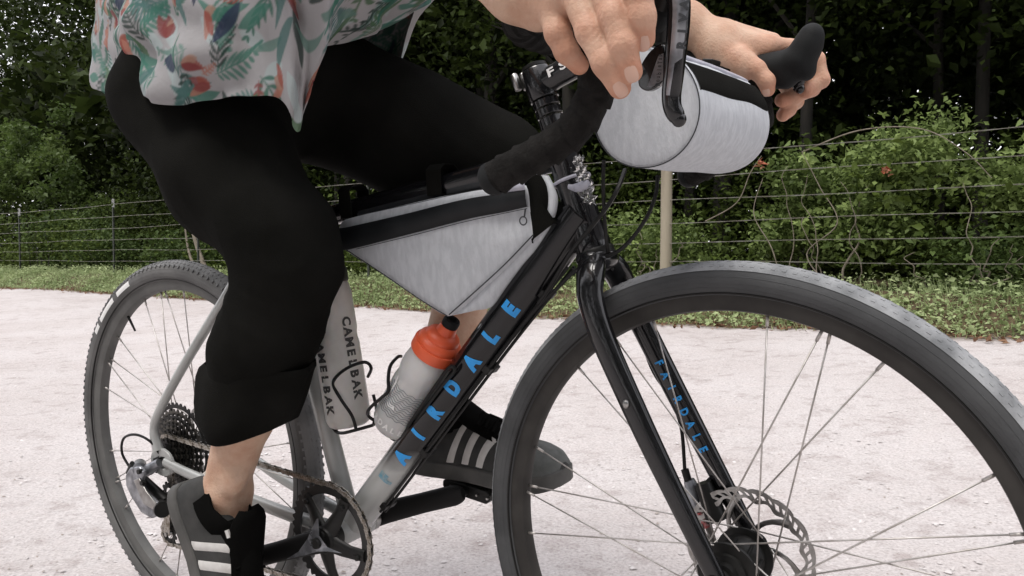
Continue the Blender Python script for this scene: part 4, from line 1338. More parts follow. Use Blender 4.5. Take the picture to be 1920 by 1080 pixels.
# ---- trousers
FR = rng.normal(size=(14, 3)); FP = rng.uniform(0, 6.28, 14)
def cloth_noise(X, Y, Z, f=30, amp=.003):
    o = 0
    for i in range(7):
        k = FR[i] / np.linalg.norm(FR[i]) * f * (1 + .5 * (i % 3))
        o = o + np.sin(X * k[0] + Y * k[1] + Z * k[2] + FP[i] + 1.5 * np.sin(X * k[1] * .5 + Z * k[0] * .6 + FP[i + 7]))
    return o * amp / 3
trR = [cap((.20, -.06, 1.03), (.26, -.06, 1.06), .10, .10), cap(W(342, 190, -.10), W(438, 330, -.112), .104, .096), cap(W(438, 330, -.112), W(526, 440, yR), .094, .076),
       cap(W(526, 440, yR), W(540, 505, yR), .072, .068), cap(W(540, 505, yR), W(512, 600, yR), .067, .067), cap(W(512, 600, yR), W(484, 665, yR), .069, .072),
       cap(W(484, 665, yR), W(466, 760, yR), .071, .052)]
trL = [cap((.20, .06, 1.03), (.26, .06, 1.06), .10, .10), cap((.25, -.03, .955), (.36, .04, .95), .085, .08), cap((.24, 0, 1.0), (.36, .02, 1.0), .09, .08), cap(W(640, 190, .1), W(800, 262, .11), .112, .098), cap(W(800, 262, .11), W(925, 308, .115), .098, .080),
       cap(W(925, 310, .115), W(920, 430, .115), .068, .062), cap(W(920, 430, .115), W(895, 510, .118), .058, .046)]
cutR_a, cutR_b = np.array(tuple(W(385, 800, yR))), np.array(tuple(W(540, 815, yR)))
def trouser_cut(X, Y, Z):
    # lower edge of the right leg: a plane through the rolled cuff
    d1 = (W(460, 812, yR).z + .02 - Z) - .10 * (X - .35)
    d1 = np.where(Y < 0, d1, W(880, 545, .118).z - Z)
    return d1
def creases(X, Y, Z):
    kz = np.exp(-((Z - .70) / .16) ** 2)
    d = cloth_noise(X, Y, Z, 24, .0050)
    for i, (fx, fz, ph_, am) in enumerate(((26, 34, 0, .0024), (-38, 27, 1.3, .0016))):
        w_ = np.sin(X * fx + Z * fz + Y * 25 + ph_ + 2.2 * np.sin(Z * 13 + X * 11 + i * 2) + .9 * np.sin(Y * 40 - Z * 21))
        d = d - am * (1 - np.abs(w_)) ** 2.2 * (.35 + .65 * kz)
    return d * .8 + .0008
tr = sdf_mesh(trR + trL, .005, .03, disp=creases, cut=trouser_cut)
trous = part('trousers', tr, BLACKF, per, auto=None, fixn=False)
trous.data.polygons.foreach_set('use_smooth', np.ones(len(trous.data.polygons), bool))
part('rivet', ellipsoid(W(303, 312, -.125) , (.003, .004, .006), 10, 8), ALLOY, trous)
# rolled cuffs: faceted thick bands
def cuff(pts_near, y, ry, name='rolled_cuff'):
    # closed polygonal loops given by silhouette (left,right) pairs top to bottom
    rows = []
    for (ul, vl), (ur, vr), s in pts_near:
        a, b = np.array(tuple(W(ul, vl, y))), np.array(tuple(W(ur, vr, y)))
        c = (a + b) / 2; e = (b - a) / 2
        row = []
        for k in range(40):
            t = 2 * math.pi * k / 40
            fac = 1 + .045 * math.cos(5 * t + .5) + .02 * math.sin(7 * t + ul * .02)
            p = c + e * math.cos(t) * fac * s + np.array([0, 1, 0]) * math.sin(t) * ry * fac * s
            # the side nearest the camera sags lower
            p[2] -= .012 * max(-math.sin(t), 0) * (1 if vl > 780 else .3)
            row.append(p)
        rows.append(row)
    V = np.array(rows).reshape(-1, 3)
    return part(name, (V, grid_faces(len(rows), 40, False, True)), BLACKF, trous, auto=None)
cuff([((414, 668), (570, 690), .97), ((405, 678), (570, 700), 1.0), ((400, 692), (566, 710), 1.0), ((397, 740), (556, 742), 1.0), ((399, 770), (546, 768), .99), ((424, 797), (524, 798), 1.0), ((428, 801), (520, 802), .92), ((424, 780), (532, 782), .86), ((420, 740), (545, 742), .84)], yR, .070)
cuff([((864, 490), (938, 500), 1.0), ((854, 508), (934, 518), 1.0), ((852, 540), (926, 550), 1.0), ((856, 545), (922, 554), .9), ((858, 525), (924, 535), .85)], .118, .050)

# ---- shirt
hem = [(U(183, 165, -.045), ), ]
hp_pts = [U(183, 166, -.05), U(213, 172, -.10), U(228, 140, -.135), U(246, 106, -.155), U(251, 140, -.178), U(266, 168, -.192), U(292, 186, -.202), U(330, 197, -.208), U(375, 189, -.212), U(430, 181, -.214), U(480, 181, -.212),
          U(527, 187, -.206), U(548, 222, -.200), U(562, 246, -.196), U(575, 190, -.190), U(590, 112, -.178), U(618, 82, -.150), U(650, 78, -.11), U(690, 66, -.06), U(735, 48, .00), U(770, 18, .05),
          U(800, 0, .10), U(770, 40, .17), Vector((.36, .205, 1.0)), Vector((.25, .215, .94)), Vector((.12, .20, .92)), Vector((.04, .15, .95)), Vector((.0, .08, .94)), Vector((-.005, .0, .945))]
Hh = catmull(A3(*hp_pts), 7, True)
top_pts = [U(196, -40, -.05), U(206, -46, -.09), U(222, -52, -.125), U(244, -56, -.155), U(256, -58, -.175), U(280, -60, -.19), U(310, -62, -.20), U(350, -64, -.207), U(400, -66, -.21), U(450, -68, -.21), U(500, -70, -.205),
           U(545, -72, -.2), U(575, -74, -.195), U(605, -76, -.19), U(640, -78, -.18), U(680, -80, -.165), U(730, -82, -.14), U(770, -82, -.11), U(810, -84, -.06), U(840, -86, .0), U(862, -88, .06),
           U(870, -90, .12), Vector((.44, .18, 1.14)), Vector((.36, .205, 1.14)), Vector((.25, .215, 1.13)), Vector((.14, .20, 1.12)), Vector((.08, .15, 1.12)), Vector((.05, .08, 1.12)), Vector((.045, .0, 1.12))]
Tt = catmull(A3(*top_pts), 7, True)
m = len(Hh)
chest_c = np.array([.44, 0, 1.44])
ang = np.linspace(0, 2 * np.pi, m, endpoint=False)
# shoulder ring, matched by direction round the trunk
cT = Tt.mean(0)
dirs = Tt - cT
Ch = chest_c + np.stack([dirs[:, 0] * .55, dirs[:, 1] * .85, dirs[:, 2] * .3 + .0], -1)
Nk = chest_c + [.05, 0, .07] + np.stack([dirs[:, 0] * .3, dirs[:, 1] * .32, dirs[:, 2] * .2], -1)
rows, S_ = [], []
for t in np.linspace(0, 1, 56):
    q = Hh * (1 - t) + Tt * t
    c = q.mean(0)
    out = q - c; out[:, 2] *= .2; out /= np.linalg.norm(out, axis=1)[:, None]
    arcs = np.arange(m) / m
    bulge = .012 * math.sin(math.pi * t)
    fold = .0125 * np.sin(arcs * 2 * np.pi * 9 + 2.2 * np.sin(t * 4 + arcs * 9)) * (.35 + .65 * (1 - t)) + .0045 * np.sin(arcs * 2 * np.pi * 23 + 5 * t) * (1 - .4 * t) + .004 * np.sin(t * 17 + arcs * 30)
    rows.append(q + out * (bulge + fold)[:, None])
for t in np.linspace(0, 1, 22)[1:]:
    rows.append(Tt * (1 - t) + Ch * t + 0)
for t in np.linspace(0, 1, 8)[1:]:
    rows.append(Ch * (1 - t) + Nk * t + np.array([0, 0, .03 * math.sin(t * math.pi)]))
SV = np.array(rows)
nr = len(SV)
# printed pattern, worked out per vertex of a finer sheet
fu, fv = 3, 3
def refine(A, k, axis, closed):
    n = A.shape[axis]
    A = np.moveaxis(A, axis, 0)
    ext = np.concatenate([A, A[:1]]) if closed else A
    out = []
    for i in range(len(ext) - 1):
        for j in range(k):
            out.append(ext[i] * (1 - j / k) + ext[i + 1] * (j / k))
    if not closed: out.append(ext[-1])
    return np.moveaxis(np.array(out), 0, axis)
SV = refine(refine(SV, fv, 0, False), fu, 1, True)
nr, nm = SV.shape[:2]
# cloth coordinates in metres
mid = SV[nr // 4]
su = np.r_[0, np.cumsum(np.linalg.norm(np.diff(mid, axis=0), axis=1))]
SUu = np.broadcast_to(su[None], (nr, nm))
SVv = np.r_[np.zeros((1, nm)), np.cumsum(np.linalg.norm(np.diff(SV, axis=0), axis=2), axis=0)]
colr = np.empty((nr, nm, 3)); colr[:] = (.32, .315, .32)
pr = np.random.default_rng(5)
def blend(mask, c, a=1.0):
    mk = np.clip(mask, 0, 1)[..., None] * a
    colr[:] = colr * (1 - mk) + np.array(c) * mk
GREENS = [(.03, .12, .085), (.045, .16, .12), (.055, .12, .055), (.11, .20, .17), (.012, .03, .024), (.06, .14, .13)]
CORALS = [(.27, .075, .055), (.34, .15, .11), (.20, .05, .05), (.33, .20, .15)]
Wd = su[-1]
NR = 56 * 3 + 20
def dxy(cx, cy):
    dx = (SUu - cx + Wd / 2) % Wd - Wd / 2
    return dx, SVv - cy
def leafshape(cx, cy, a, L, w, c, curve=0, al=.85):
    L, w, curve = L * .85, w * 1.0, curve
    d1 = (su - cx + Wd / 2) % Wd - Wd / 2
    ci = np.nonzero(np.abs(d1) < L + .012)[0]
    if not len(ci): return
    dx, dy = d1[ci][None], SVv[:NR, ci] - cy
    x = dx * math.cos(a) + dy * math.sin(a); y = -dx * math.sin(a) + dy * math.cos(a) + curve * x * x
    t = np.clip(x / L, 0, 1)
    hw = w * np.sin(np.pi * t) ** .8 + 1e-6
    m_ = ((x > 0) & (x < L)) * np.clip((hw - np.abs(y)) / .0026 + .5, 0, 1)
    mk = (m_ * al)[..., None]
    colr[:NR, ci] = colr[:NR, ci] * (1 - mk) + np.array(c) * mk
def frond(cx, cy, a, L, c, n=9, w=.0028, side=.035):
    cv = pr.uniform(-6, 6)
    for k in range(n):
        t = (k + .5) / n
        x, y = t * L, -cv * (t * L) ** 2
        px = cx + x * math.cos(a) - y * math.sin(a); py = cy + x * math.sin(a) + y * math.cos(a)
        l = side * (1 - .55 * abs(2 * t - .7))
        for sg in (-1, 1):
            leafshape(px, py, a + sg * (.95 - .3 * t), l, w, c, 3 * sg)
    leafshape(cx, cy, a, L, .0018, c, cv)
# faint watery leaf shapes first, then fronds, broad leaves and coral blossoms
for _ in range(110):
    leafshape(pr.uniform(0, Wd), pr.uniform(0, .4), pr.uniform(0, 6.28), pr.uniform(.05, .09), pr.uniform(.008, .016), (.36, .47, .47), pr.uniform(-8, 8), .45)
for _ in range(230):
    frond(pr.uniform(0, Wd), pr.uniform(-.03, .4), pr.uniform(0, 6.28), pr.uniform(.07, .12), GREENS[pr.integers(6)])
for _ in range(300):
    leafshape(pr.uniform(0, Wd), pr.uniform(0, .4), pr.uniform(0, 6.28), pr.uniform(.05, .10), pr.uniform(.006, .012), GREENS[pr.integers(6)], pr.uniform(-9, 9))
for _ in range(110):
    cx, cy, a = pr.uniform(0, Wd), pr.uniform(0, .4), pr.uniform(0, 6.28)
    c = CORALS[pr.integers(4)]
    if _ % 3 == 0:
        frond(cx, cy, a, .04, c, 5, .002, .014)
    else:
        for k in range(4):
            leafshape(cx, cy, a + pr.uniform(-.7, .7), pr.uniform(.025, .045), pr.uniform(.006, .010), CORALS[pr.integers(4)] if k else c, pr.uniform(-10, 10), .85)
for _ in range(16):
    leafshape(pr.uniform(0, Wd), pr.uniform(0, .35), pr.uniform(0, 6.28), .06, .012, (.025, .035, .07), 4, .9)
SHm = bpy.data.materials.new('floral_shirt_print'); SHm.use_nodes = True
_n, _l = SHm.node_tree.nodes, SHm.node_tree.links
_a = _n.new('ShaderNodeAttribute'); _a.attribute_name = 'print'
_l.new(_a.outputs['Color'], _n['Principled BSDF'].inputs['Base Color'])
_n['Principled BSDF'].inputs['Roughness'].default_value = .85
_n['Principled BSDF'].inputs['Specular IOR Level'].default_value = .2
_t = _n.new('ShaderNodeTexNoise'); _t.inputs['Scale'].default_value = 60; _tc = _n.new('ShaderNodeTexCoord'); _l.new(_tc.outputs['Object'], _t.inputs[0])
_b = _n.new('ShaderNodeBump'); _b.inputs['Strength'].default_value = .35; _b.inputs['Distance'].default_value = .004
_l.new(_t.outputs[0], _b.inputs['Height']); _l.new(_b.outputs[0], _n['Principled BSDF'].inputs['Normal'])
shirt = part('shirt', (SV.reshape(-1, 3), np.array(grid_faces(nr, nm, False, True))), SHm, per, auto=None)
ca_ = shirt.data.color_attributes.new('print', 'FLOAT_COLOR', 'POINT')
ca_.data.foreach_set('color', np.concatenate([colr.reshape(-1, 3), np.ones((nr * nm, 1))], 1).astype(np.float32).ravel())
md = shirt.modifiers.new('cloth', 'SOLIDIFY'); md.thickness = .0012; md.offset = -1
# sleeves
for s in (-1, 1):
    a = np.array([.42, s * .15, 1.42]); b = np.array([.62, s * .285, 1.21])
    V, F = tube([a, a * .6 + b * .4, b], [.085, .08, .075], 36, cap=False)
    sl_ = part('sleeve', (V, F), STRIPE, shirt, auto=None)
    sl_['label'] = 'short loose sleeve'
# hair
hairg = sdf_mesh([cap((.54, 0, 1.66), (.555, 0, 1.70), .094, .092), cap((.49, 0, 1.62), (.50, 0, 1.66), .07, .08)], .006, .03)
hr = part('hair', hairg, mat('brown_hair', (.03, .018, .01), rough=.7), per, auto=None, fixn=False)
TOE = mat('grey_toe_suede', (.10, .105, .10), (.14, .145, .14), 60, rough=.9, bump=.3, bscale=900)
# ---- shoes
def shoe(H, T, up, side_cam, lab, hs=1.0):
    """H heel-bottom, T toe-bottom, up direction; returns the shoe part"""
    H, T = np.array(tuple(H)), np.array(tuple(T))
    L = np.linalg.norm(T - H)
    R = basis(T - H, up)
    st = np.array([0, .02, .07, .16, .28, .40, .52, .66, .80, .88, .94, .98, 1.0]) * L
    wid = np.array([.018, .028, .034, .036, .034, .033, .036, .044, .047, .045, .040, .029, .013])
    hgt = np.array([.040, .066, .078, .080, .074, .088, .082, .064, .053, .050, .044, .034, .020]) * hs
    zb = .022
    tops = np.interp
    def surf(x, th, lift=0):
        w = np.interp(x, st, wid); h_ = np.interp(x, st, hgt)
        # rounded section, narrower at the top over the instep
        c, s_ = math.cos(th), math.sin(th)
        nar = 1 - .42 * max(s_, 0) ** 2 * (1 if x > .1 * L else .3)
        yy = (w + lift) * math.copysign(abs(c) ** .75, c) * nar
        zz = zb + (h_ - zb * .2 + lift) * (max(s_, 0) ** .85) - (.004 if s_ < 0 else 0)
        return np.array([x, yy, zz])
    def tr(p): return H + R @ p
    xs = np.concatenate([np.linspace(0, .1 * L, 6), np.linspace(.13 * L, .88 * L, 22), np.linspace(.90 * L, L, 10)])
    ths = np.linspace(-.2, math.pi + .2, 30)
    g = np.array([tr(surf(x, t)) for x in xs for t in ths])
    up_ = part('shoe', (g, grid_faces(len(xs), 30) + [tuple(range(30)), tuple(range((len(xs) - 1) * 30, len(xs) * 30))]), SHOE, per, auto=None, label=lab)
    # sole
    n = 40
    out = []
    for x in L * (1 - np.cos(np.linspace(0, np.pi, 24))) / 2: out.append((x, np.interp(x, st, wid) * 1.06 + .001))
    lo = [(x, -w) for x, w in out][::-1]
    pol = [(x * 1.012 - .003, w) for x, w in out] + [(x * 1.012 - .003, w) for x, w in lo]
    v, f = prism(pol, 0, .026, plane='xy')
    v[:, 2] += np.where(v[:, 0] > .8 * L, (v[:, 0] / L - .8) ** 2 * .22, 0)
    part('sole', (v @ R.T + H, f), SOLE, up_, bevel=.003)
    # three slanted stripes on both sides
    for sd__ in (0, math.pi):
        for k in range(3):
            x0 = (.30 + .105 * k) * L
            g = []
            for j in np.linspace(0, 1, 9):
                th_ = .06 + j * .98
                for q in np.linspace(0, 1, 5):
                    x = x0 + q * .050 * L + j * .10 * L
                    g.append(tr(surf(x, th_ if sd__ == 0 else math.pi - th_, .0016 if 0 < q < 1 else .0002)))
            part('stripe', (np.array(g), grid_faces(9, 5)), STRIPE, up_, auto=None, fixn=False)
    g = []
    for x in np.linspace(.76 * L, .995 * L, 14):
        for t in np.linspace(.02, math.pi - .02, 21):
            xx = x + .035 * L * abs(math.cos(t)) * (1 if x < .8 * L else 0)
            g.append(tr(surf(min(xx, .996 * L), t, .0010)))
    part('toe_cap', (np.array(g), grid_faces(14, 21)), TOE, up_, auto=None, fixn=False)
    # collar, tongue, heel tab, laces
    collar = []
    for k in range(28):
        t = 2 * math.pi * k / 28
        x = .19 * L + .145 * L * math.cos(t)
        y = .030 * math.sin(t)
        z = .088 * hs + .020 * math.cos(t) + .024 * max(math.cos(t + math.pi), 0) ** 2 + (.0 if math.cos(t) < 0 else .004)
        collar.append(tr(np.array([x, y, z])))
    low = []
    for k in range(28):
        t = 2 * math.pi * k / 28
        low.append(tr(np.array([.19 * L + .175 * L * math.cos(t), .0345 * math.sin(t), .066 + .012 * math.cos(t)])))
    part('collar', (np.concatenate([low, collar, np.array(collar) * .88 + np.mean(collar, 0) * .12, np.array(low) * .85 + np.mean(low, 0) * .15]), grid_faces(4, 28, False, True)), SHOEB, up_, auto=None)
    g = []
    for x in np.linspace(.27 * L, .70 * L, 14):
        e_ = min(1, (.70 * L - x) / (.06 * L))
        for t in np.linspace(.80 + .35 * (1 - e_), math.pi - .80 - .35 * (1 - e_), 13):
            k_ = min(1, (t - .80) * 6, (math.pi - .80 - t) * 6)
            g.append(tr(surf(x, t, .0004 + (.0035 + .006 * (hs > 1)) * max(k_, 0) * e_)))
    part('lace_panel', (np.array(g), grid_faces(14, 13)), SHOEB, up_, auto=None, fixn=False)
    tv = []
    for j in np.linspace(0, 1, 12):
        x = .30 * L + .36 * L * (1 - j) - .03 * L * j; z = np.interp(j, [0, .45, 1], [.072, .098, .132]) * hs
        for q in np.linspace(-1, 1, 7):
            tv.append(tr(np.array([x + .008 * q * q * -1, q * (.024 + .007 * j) * (1 - .55 * max(0, (j - .8) / .2) ** 2), z - .010 * q * q])))
    tg_ = part('tongue', (np.array(tv), grid_faces(12, 7)), SHOEB, up_, auto=None)
    mdx = tg_.modifiers.new('pad', 'SOLIDIFY'); mdx.thickness = .011; mdx.offset = 0
    part('heel_tab', merge(tube([tr(np.array([.030 * L, -.014, .088])), tr(np.array([.012 * L, 0, .094])), tr(np.array([.030 * L, .014, .088]))], .0065, 10, ell=(1.9, .55))), STRIPE, up_)
    gs = []
    for k in range(6):
        x = (.42 + .05 * k) * L
        z = np.interp(x, st, hgt) + zb * .85
        a_, b_ = np.array([x, -.024, z - .011]), np.array([x + .012, .024, z - .011])
        for s_ in (1, -1):
            gs.append(tube([tr(a_ * [1, s_, 1]), tr(np.array([x + .006, 0, z + .003])), tr(b_ * [1, s_, 1])], .0024, 6))
    part('laces', merge(*gs), SHOEB, up_)
    part('label_tab', box(tr(np.array([.33 * L, side_cam * .026, .116])), (.012, .003, .008), R), STRIPE, up_, smooth=False)
    return up_
shoe(U(788, 876, .125), U(1062, 918, .125), (0, 0, 1), -1, None)
shR_H = U(344, 908, -.142); 
shR_T = PR + np.array([.03, 0, -.10])
shR_T = U(452, 1245, -.142)
shoe(shR_H, shR_T, (1, 0, .4), -1, None, 1.16)
# ================================================================== GROUND, FENCE, WOODS
FE = np.array([.7923, -.6101]); FN = np.array([.6101, .7923]); FO = np.array([0, 8.55])
def fpt(a, b, z=0):
    p = FO + FE * a + FN * b
    return np.array([p[0], p[1], z])
def smooth(t): t = np.clip(t, 0, 1); return t * t * (3 - 2 * t)
def gz(x, y):
    c = y + .77 * x
    z = .20 * smooth((c - 2.6) / 4.6) + .25 * smooth((c - 7.15) / 1.3)
    return z + .012 * np.sin(x * 1.7 + y * .6) * smooth((c - 3) / 3) * np.where(c > 60, 0, 1)
# one sheet: fine near, coarse to the horizon
def axis_pts(lo, hi, f0, f1, step):
    a = list(np.arange(f0, f1, step))
    l, r = [], []
    x, s = f0, step
    while x > lo: s *= 1.25; x -= s; l.append(x)
    x, s = a[-1], step
    while x < hi: s *= 1.25; x += s; r.append(x)
    return np.array(l[::-1] + a + r)
gx, gy = axis_pts(-700, 700, -11, 9, .16), axis_pts(-500, 900, -1, 19, .16)
X, Y = np.meshgrid(gx, gy, indexing='ij')
Z = gz(X, Y)
fine = (np.abs(X) < 11) & (Y > -1) & (Y < 19)
Z = Z + np.where(fine, .004 * np.sin(X * 9 + 3 * np.sin(Y * 5)) * np.sin(Y * 8), 0)
ngx, ngy = X.shape
GM = bpy.data.materials.new('gravel_and_verge'); GM.use_nodes = True
n_, l_ = GM.node_tree.nodes, GM.node_tree.links
P_ = n_['Principled BSDF']; P_.inputs['Roughness'].default_value = .95; P_.inputs['Specular IOR Level'].default_value = .2
tc = n_.new('ShaderNodeTexCoord')
def noise(scale, detail=5, rough=.55, vec=None):
    t = n_.new('ShaderNodeTexNoise'); t.inputs['Scale'].default_value = scale; t.inputs['Detail'].default_value = detail; t.inputs['Roughness'].default_value = rough
    l_.new(vec or tc.outputs['Object'], t.inputs[0]); return t
def ramp(src, stops):
    r = n_.new('ShaderNodeValToRGB')
    while len(r.color_ramp.elements) < len(stops): r.color_ramp.elements.new(.5)
    for e, (p, c) in zip(r.color_ramp.elements, stops): e.position = p; e.color = (*c, 1)
    l_.new(src, r.inputs[0]); return r
def mixc(f, a, b, mode='MIX'):
    m = n_.new('ShaderNodeMixRGB'); m.blend_type = mode
    for i, s in enumerate((f, a, b)):
        if hasattr(s, 'node'): l_.new(s, m.inputs[i])
        else: m.inputs[i].default_value = s if i == 0 else (*s, 1)
    return m.outputs[0]
fine_n = noise(120, 6, .7); mid_n = noise(9, 6, .65); big_n = noise(1.1, 4)
grav = ramp(fine_n.outputs[0], [(.32, (.37, .34, .332)), (.46, (.52, .488, .480)), (.60, (.61, .578, .570)), (.72, (.68, .65, .642))])
patch = ramp(mid_n.outputs[0], [(.30, (.74, .70, .69)), (.48, (1, 1, 1)), (.7, (1.0, .985, .98))])
g1 = mixc(1.0, grav.outputs[0], patch.outputs[0], 'MULTIPLY')
bigr = ramp(big_n.outputs[0], [(.35, (.90, .88, .87)), (.6, (1, 1, 1))])
g1 = mixc(1.0, g1, bigr.outputs[0], 'MULTIPLY')
vor = n_.new('ShaderNodeTexVoronoi'); vor.inputs['Scale'].default_value = 42; l_.new(tc.outputs['Object'], vor.inputs[0])
vr = ramp(vor.outputs['Distance'], [(.06, (.62, .60, .59)), (.2, (1, 1, 1))])
g1 = mixc(.5, g1, mixc(1.0, g1, vr.outputs[0], 'MULTIPLY'))
soil = ramp(mid_n.outputs[0], [(.35, (.05, .04, .025)), (.55, (.12, .085, .05)), (.7, (.07, .08, .035))])
sep = n_.new('ShaderNodeSeparateXYZ'); l_.new(tc.outputs['Object'], sep.inputs[0])
ma = n_.new('ShaderNodeMath'); ma.operation = 'MULTIPLY_ADD'; ma.inputs[1].default_value = .77
l_.new(sep.outputs[0], ma.inputs[0]); l_.new(sep.outputs[1], ma.inputs[2])
mb = n_.new('ShaderNodeMath'); mb.operation = 'MULTIPLY_ADD'; mb.inputs[1].default_value = .9
nn = noise(2.2, 5, .6); l_.new(nn.outputs[0], mb.inputs[0]); l_.new(ma.outputs[0], mb.inputs[2])
mr = n_.new('ShaderNodeMapRange'); mr.inputs[1].default_value = 7.45; mr.inputs[2].default_value = 7.75; l_.new(mb.outputs[0], mr.inputs[0])
l_.new(mixc(mr.outputs[0], g1, soil.outputs[0]), P_.inputs['Base Color'])
bp_ = n_.new('ShaderNodeBump'); bp_.inputs['Strength'].default_value = .7; bp_.inputs['Distance'].default_value = .006
ad = n_.new('ShaderNodeMath'); ad.operation = 'ADD'; l_.new(fine_n.outputs[0], ad.inputs[0]); l_.new(vor.outputs['Distance'], ad.inputs[1])
l_.new(ad.outputs[0], bp_.inputs['Height']); l_.new(bp_.outputs[0], P_.inputs['Normal'])
world_obj('ground', (np.stack([X, Y, Z], -1).reshape(-1, 3), np.array(grid_faces(ngx, ngy))), GM, kind='structure')

# loose stones lying on the gravel road
def scatter_stones(name, n, rmin, rmax, region, m):
    base = np.array([(1, 0, 0), (0, 1, 0), (-1, 0, 0), (0, -1, 0), (0, 0, .7), (.6, .6, .5), (-.6, .5, .45), (0, 0, -.4)]) 
    v0 = np.array([(1, 0, 0), (.3, .9, 0), (-.8, .6, 0), (-.9, -.5, 0), (.1, -1, 0), (.4, .1, .7), (-.4, .1, .6)])
    f0 = np.array([(0, 1, 5), (1, 2, 6), (1, 6, 5), (2, 3, 6), (3, 4, 6), (4, 5, 6), (4, 0, 5)])
    P = region(n)
    s = rmin * (rmax / rmin) ** (rng.random(n) ** 2.2)
    a = rng.uniform(0, 6.28, n)
    V = v0[None] * s[:, None, None] * (1 + .3 * rng.normal(size=(n, 7, 1)))
    ca2, sa2 = np.cos(a)[:, None], np.sin(a)[:, None]
    Vx = V[..., 0] * ca2 - V[..., 1] * sa2 + P[:, 0:1]; Vy = V[..., 0] * sa2 + V[..., 1] * ca2 + P[:, 1:2]
    Vz = V[..., 2] * .8 + gz(P[:, 0], P[:, 1])[:, None] + .001
    F = (f0[None] + 7 * np.arange(n)[:, None, None]).reshape(-1, 3)
    o = world_obj(name, (np.stack([Vx, Vy, Vz], -1).reshape(-1, 3), F), m, kind='stuff', smooth=False)
    return o
STONE = mat('pale_stone', (.48, .45, .44), (.66, .63, .62), 8, rough=.9)
def reg_road(n):
    y = .9 + 6.5 * rng.random(n) ** 1.6; x = rng.uniform(-.75, .75, n) * (y + 1)
    k = y + .77 * x < 7.3
    y = np.where(k, y, 2 + rng.random(n)); x = np.where(k, x, 0 + rng.uniform(-1, 1, n))
    return np.stack([x, y], 1)
so = scatter_stones('gravel', 12000, .0015, .008, reg_road, STONE)
DSTONE = mat('brown_stone', (.30, .26, .23), (.42, .38, .35), 8, rough=.9)
so2 = scatter_stones('dark_gravel', 3500, .0015, .0055, reg_road, DSTONE)
so2['label'] = 'small brownish stones and grit among the pale gravel'; so2['category'] = 'gravel'
so['label'] = 'loose pale stones lying on the gravel road'; so['category'] = 'gravel'

# ---- leaves as geometry
def leaf_cloud(P, size, jit=.35, up=.3, tri=False, droop=0, tone=None, fold=True, mulL=1.0):
    """one folded leaf (2 triangles) at every point; returns V, F, tone"""
    n = len(P)
    s = size * (1 + jit * rng.normal(size=n)).clip(.35, 2.2)
    N = rng.normal(size=(n, 3)); N[:, 2] = np.abs(N[:, 2]) * (1 + up * 3); N /= np.linalg.norm(N, axis=1)[:, None]
    D = rng.normal(size=(n, 3)); D[:, 2] -= droop
    D -= N * (D * N).sum(1)[:, None]; D /= np.linalg.norm(D, axis=1)[:, None]
    B = np.cross(N, D)
    L = s[:, None] * mulL; Wd_ = s[:, None] * .62
    v0 = P - D * L * .5; v2 = P + D * L * .5
    v1 = P + B * Wd_ * .5 + N * L * .12 - D * L * .06; v3 = P - B * Wd_ * .5 + N * L * .12 - D * L * .06
    V = np.stack([v0, v1, v2, v3], 1).reshape(-1, 3)
    i = 4 * np.arange(n)[:, None]
    F = np.stack([i + [0, 1, 2], i + [0, 2, 3]], 1).reshape(-1, 3)
    if tone is None: tone = rng.random(n)
    return V, F, np.repeat(tone, 4)
def leaf_obj(name, clouds, m, **k):
    V, F, T, n = [], [], [], 0
    for v, f, t in clouds:
        V.append(v); F.append(f + n); T.append(t); n += len(v)
    V = np.concatenate(V); F = np.concatenate(F); T = np.concatenate(T).clip(0, 1)
    parent = k.pop('parent', None)
    if parent is not None:
        o = part(name, (V, F), m, parent, smooth=False, fixn=False)
        for q, w in k.items(): o[q] = w
    else:
        o = world_obj(name, (V, F), m, smooth=False, **k)
    at = o.data.attributes.new('tone', 'FLOAT', 'POINT'); at.data.foreach_set('value', T.astype(np.float32))
    return o
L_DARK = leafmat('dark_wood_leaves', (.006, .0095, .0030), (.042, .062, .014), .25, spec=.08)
L_MID = leafmat('mid_green_leaves', (.028, .050, .014), (.12, .175, .050), .3, spec=.15)
L_UND = leafmat('undergrowth_leaves', (.018, .030, .006), (.11, .155, .033), .25, spec=.1)
L_LIT = leafmat('lit_vine_leaves', (.060, .095, .024), (.29, .38, .125), .3, spec=.2)  # lit look of the vines put into a lighter leaf green
L_VERGE = leafmat('verge_weed_leaves', (.22, .29, .12), (.42, .50, .25), .3)
L_DRY = leafmat('dry_leaves', (.10, .045, .02), (.26, .15, .09), .15)
BARK = mat('bark', (.010, .009, .007), (.026, .023, .018), 12, rough=.95, bump=.8, bscale=40, stretch=(1, 1, .2))
BARKL = mat('pale_vine_bark', (.14, .12, .09), (.22, .19, .15), 18, rough=.95, bump=.5, bscale=80)
def clumps(cs, n, sig):
    k = rng.integers(len(cs), size=n)
    return cs[k] + rng.normal(size=(n, 3)) * sig

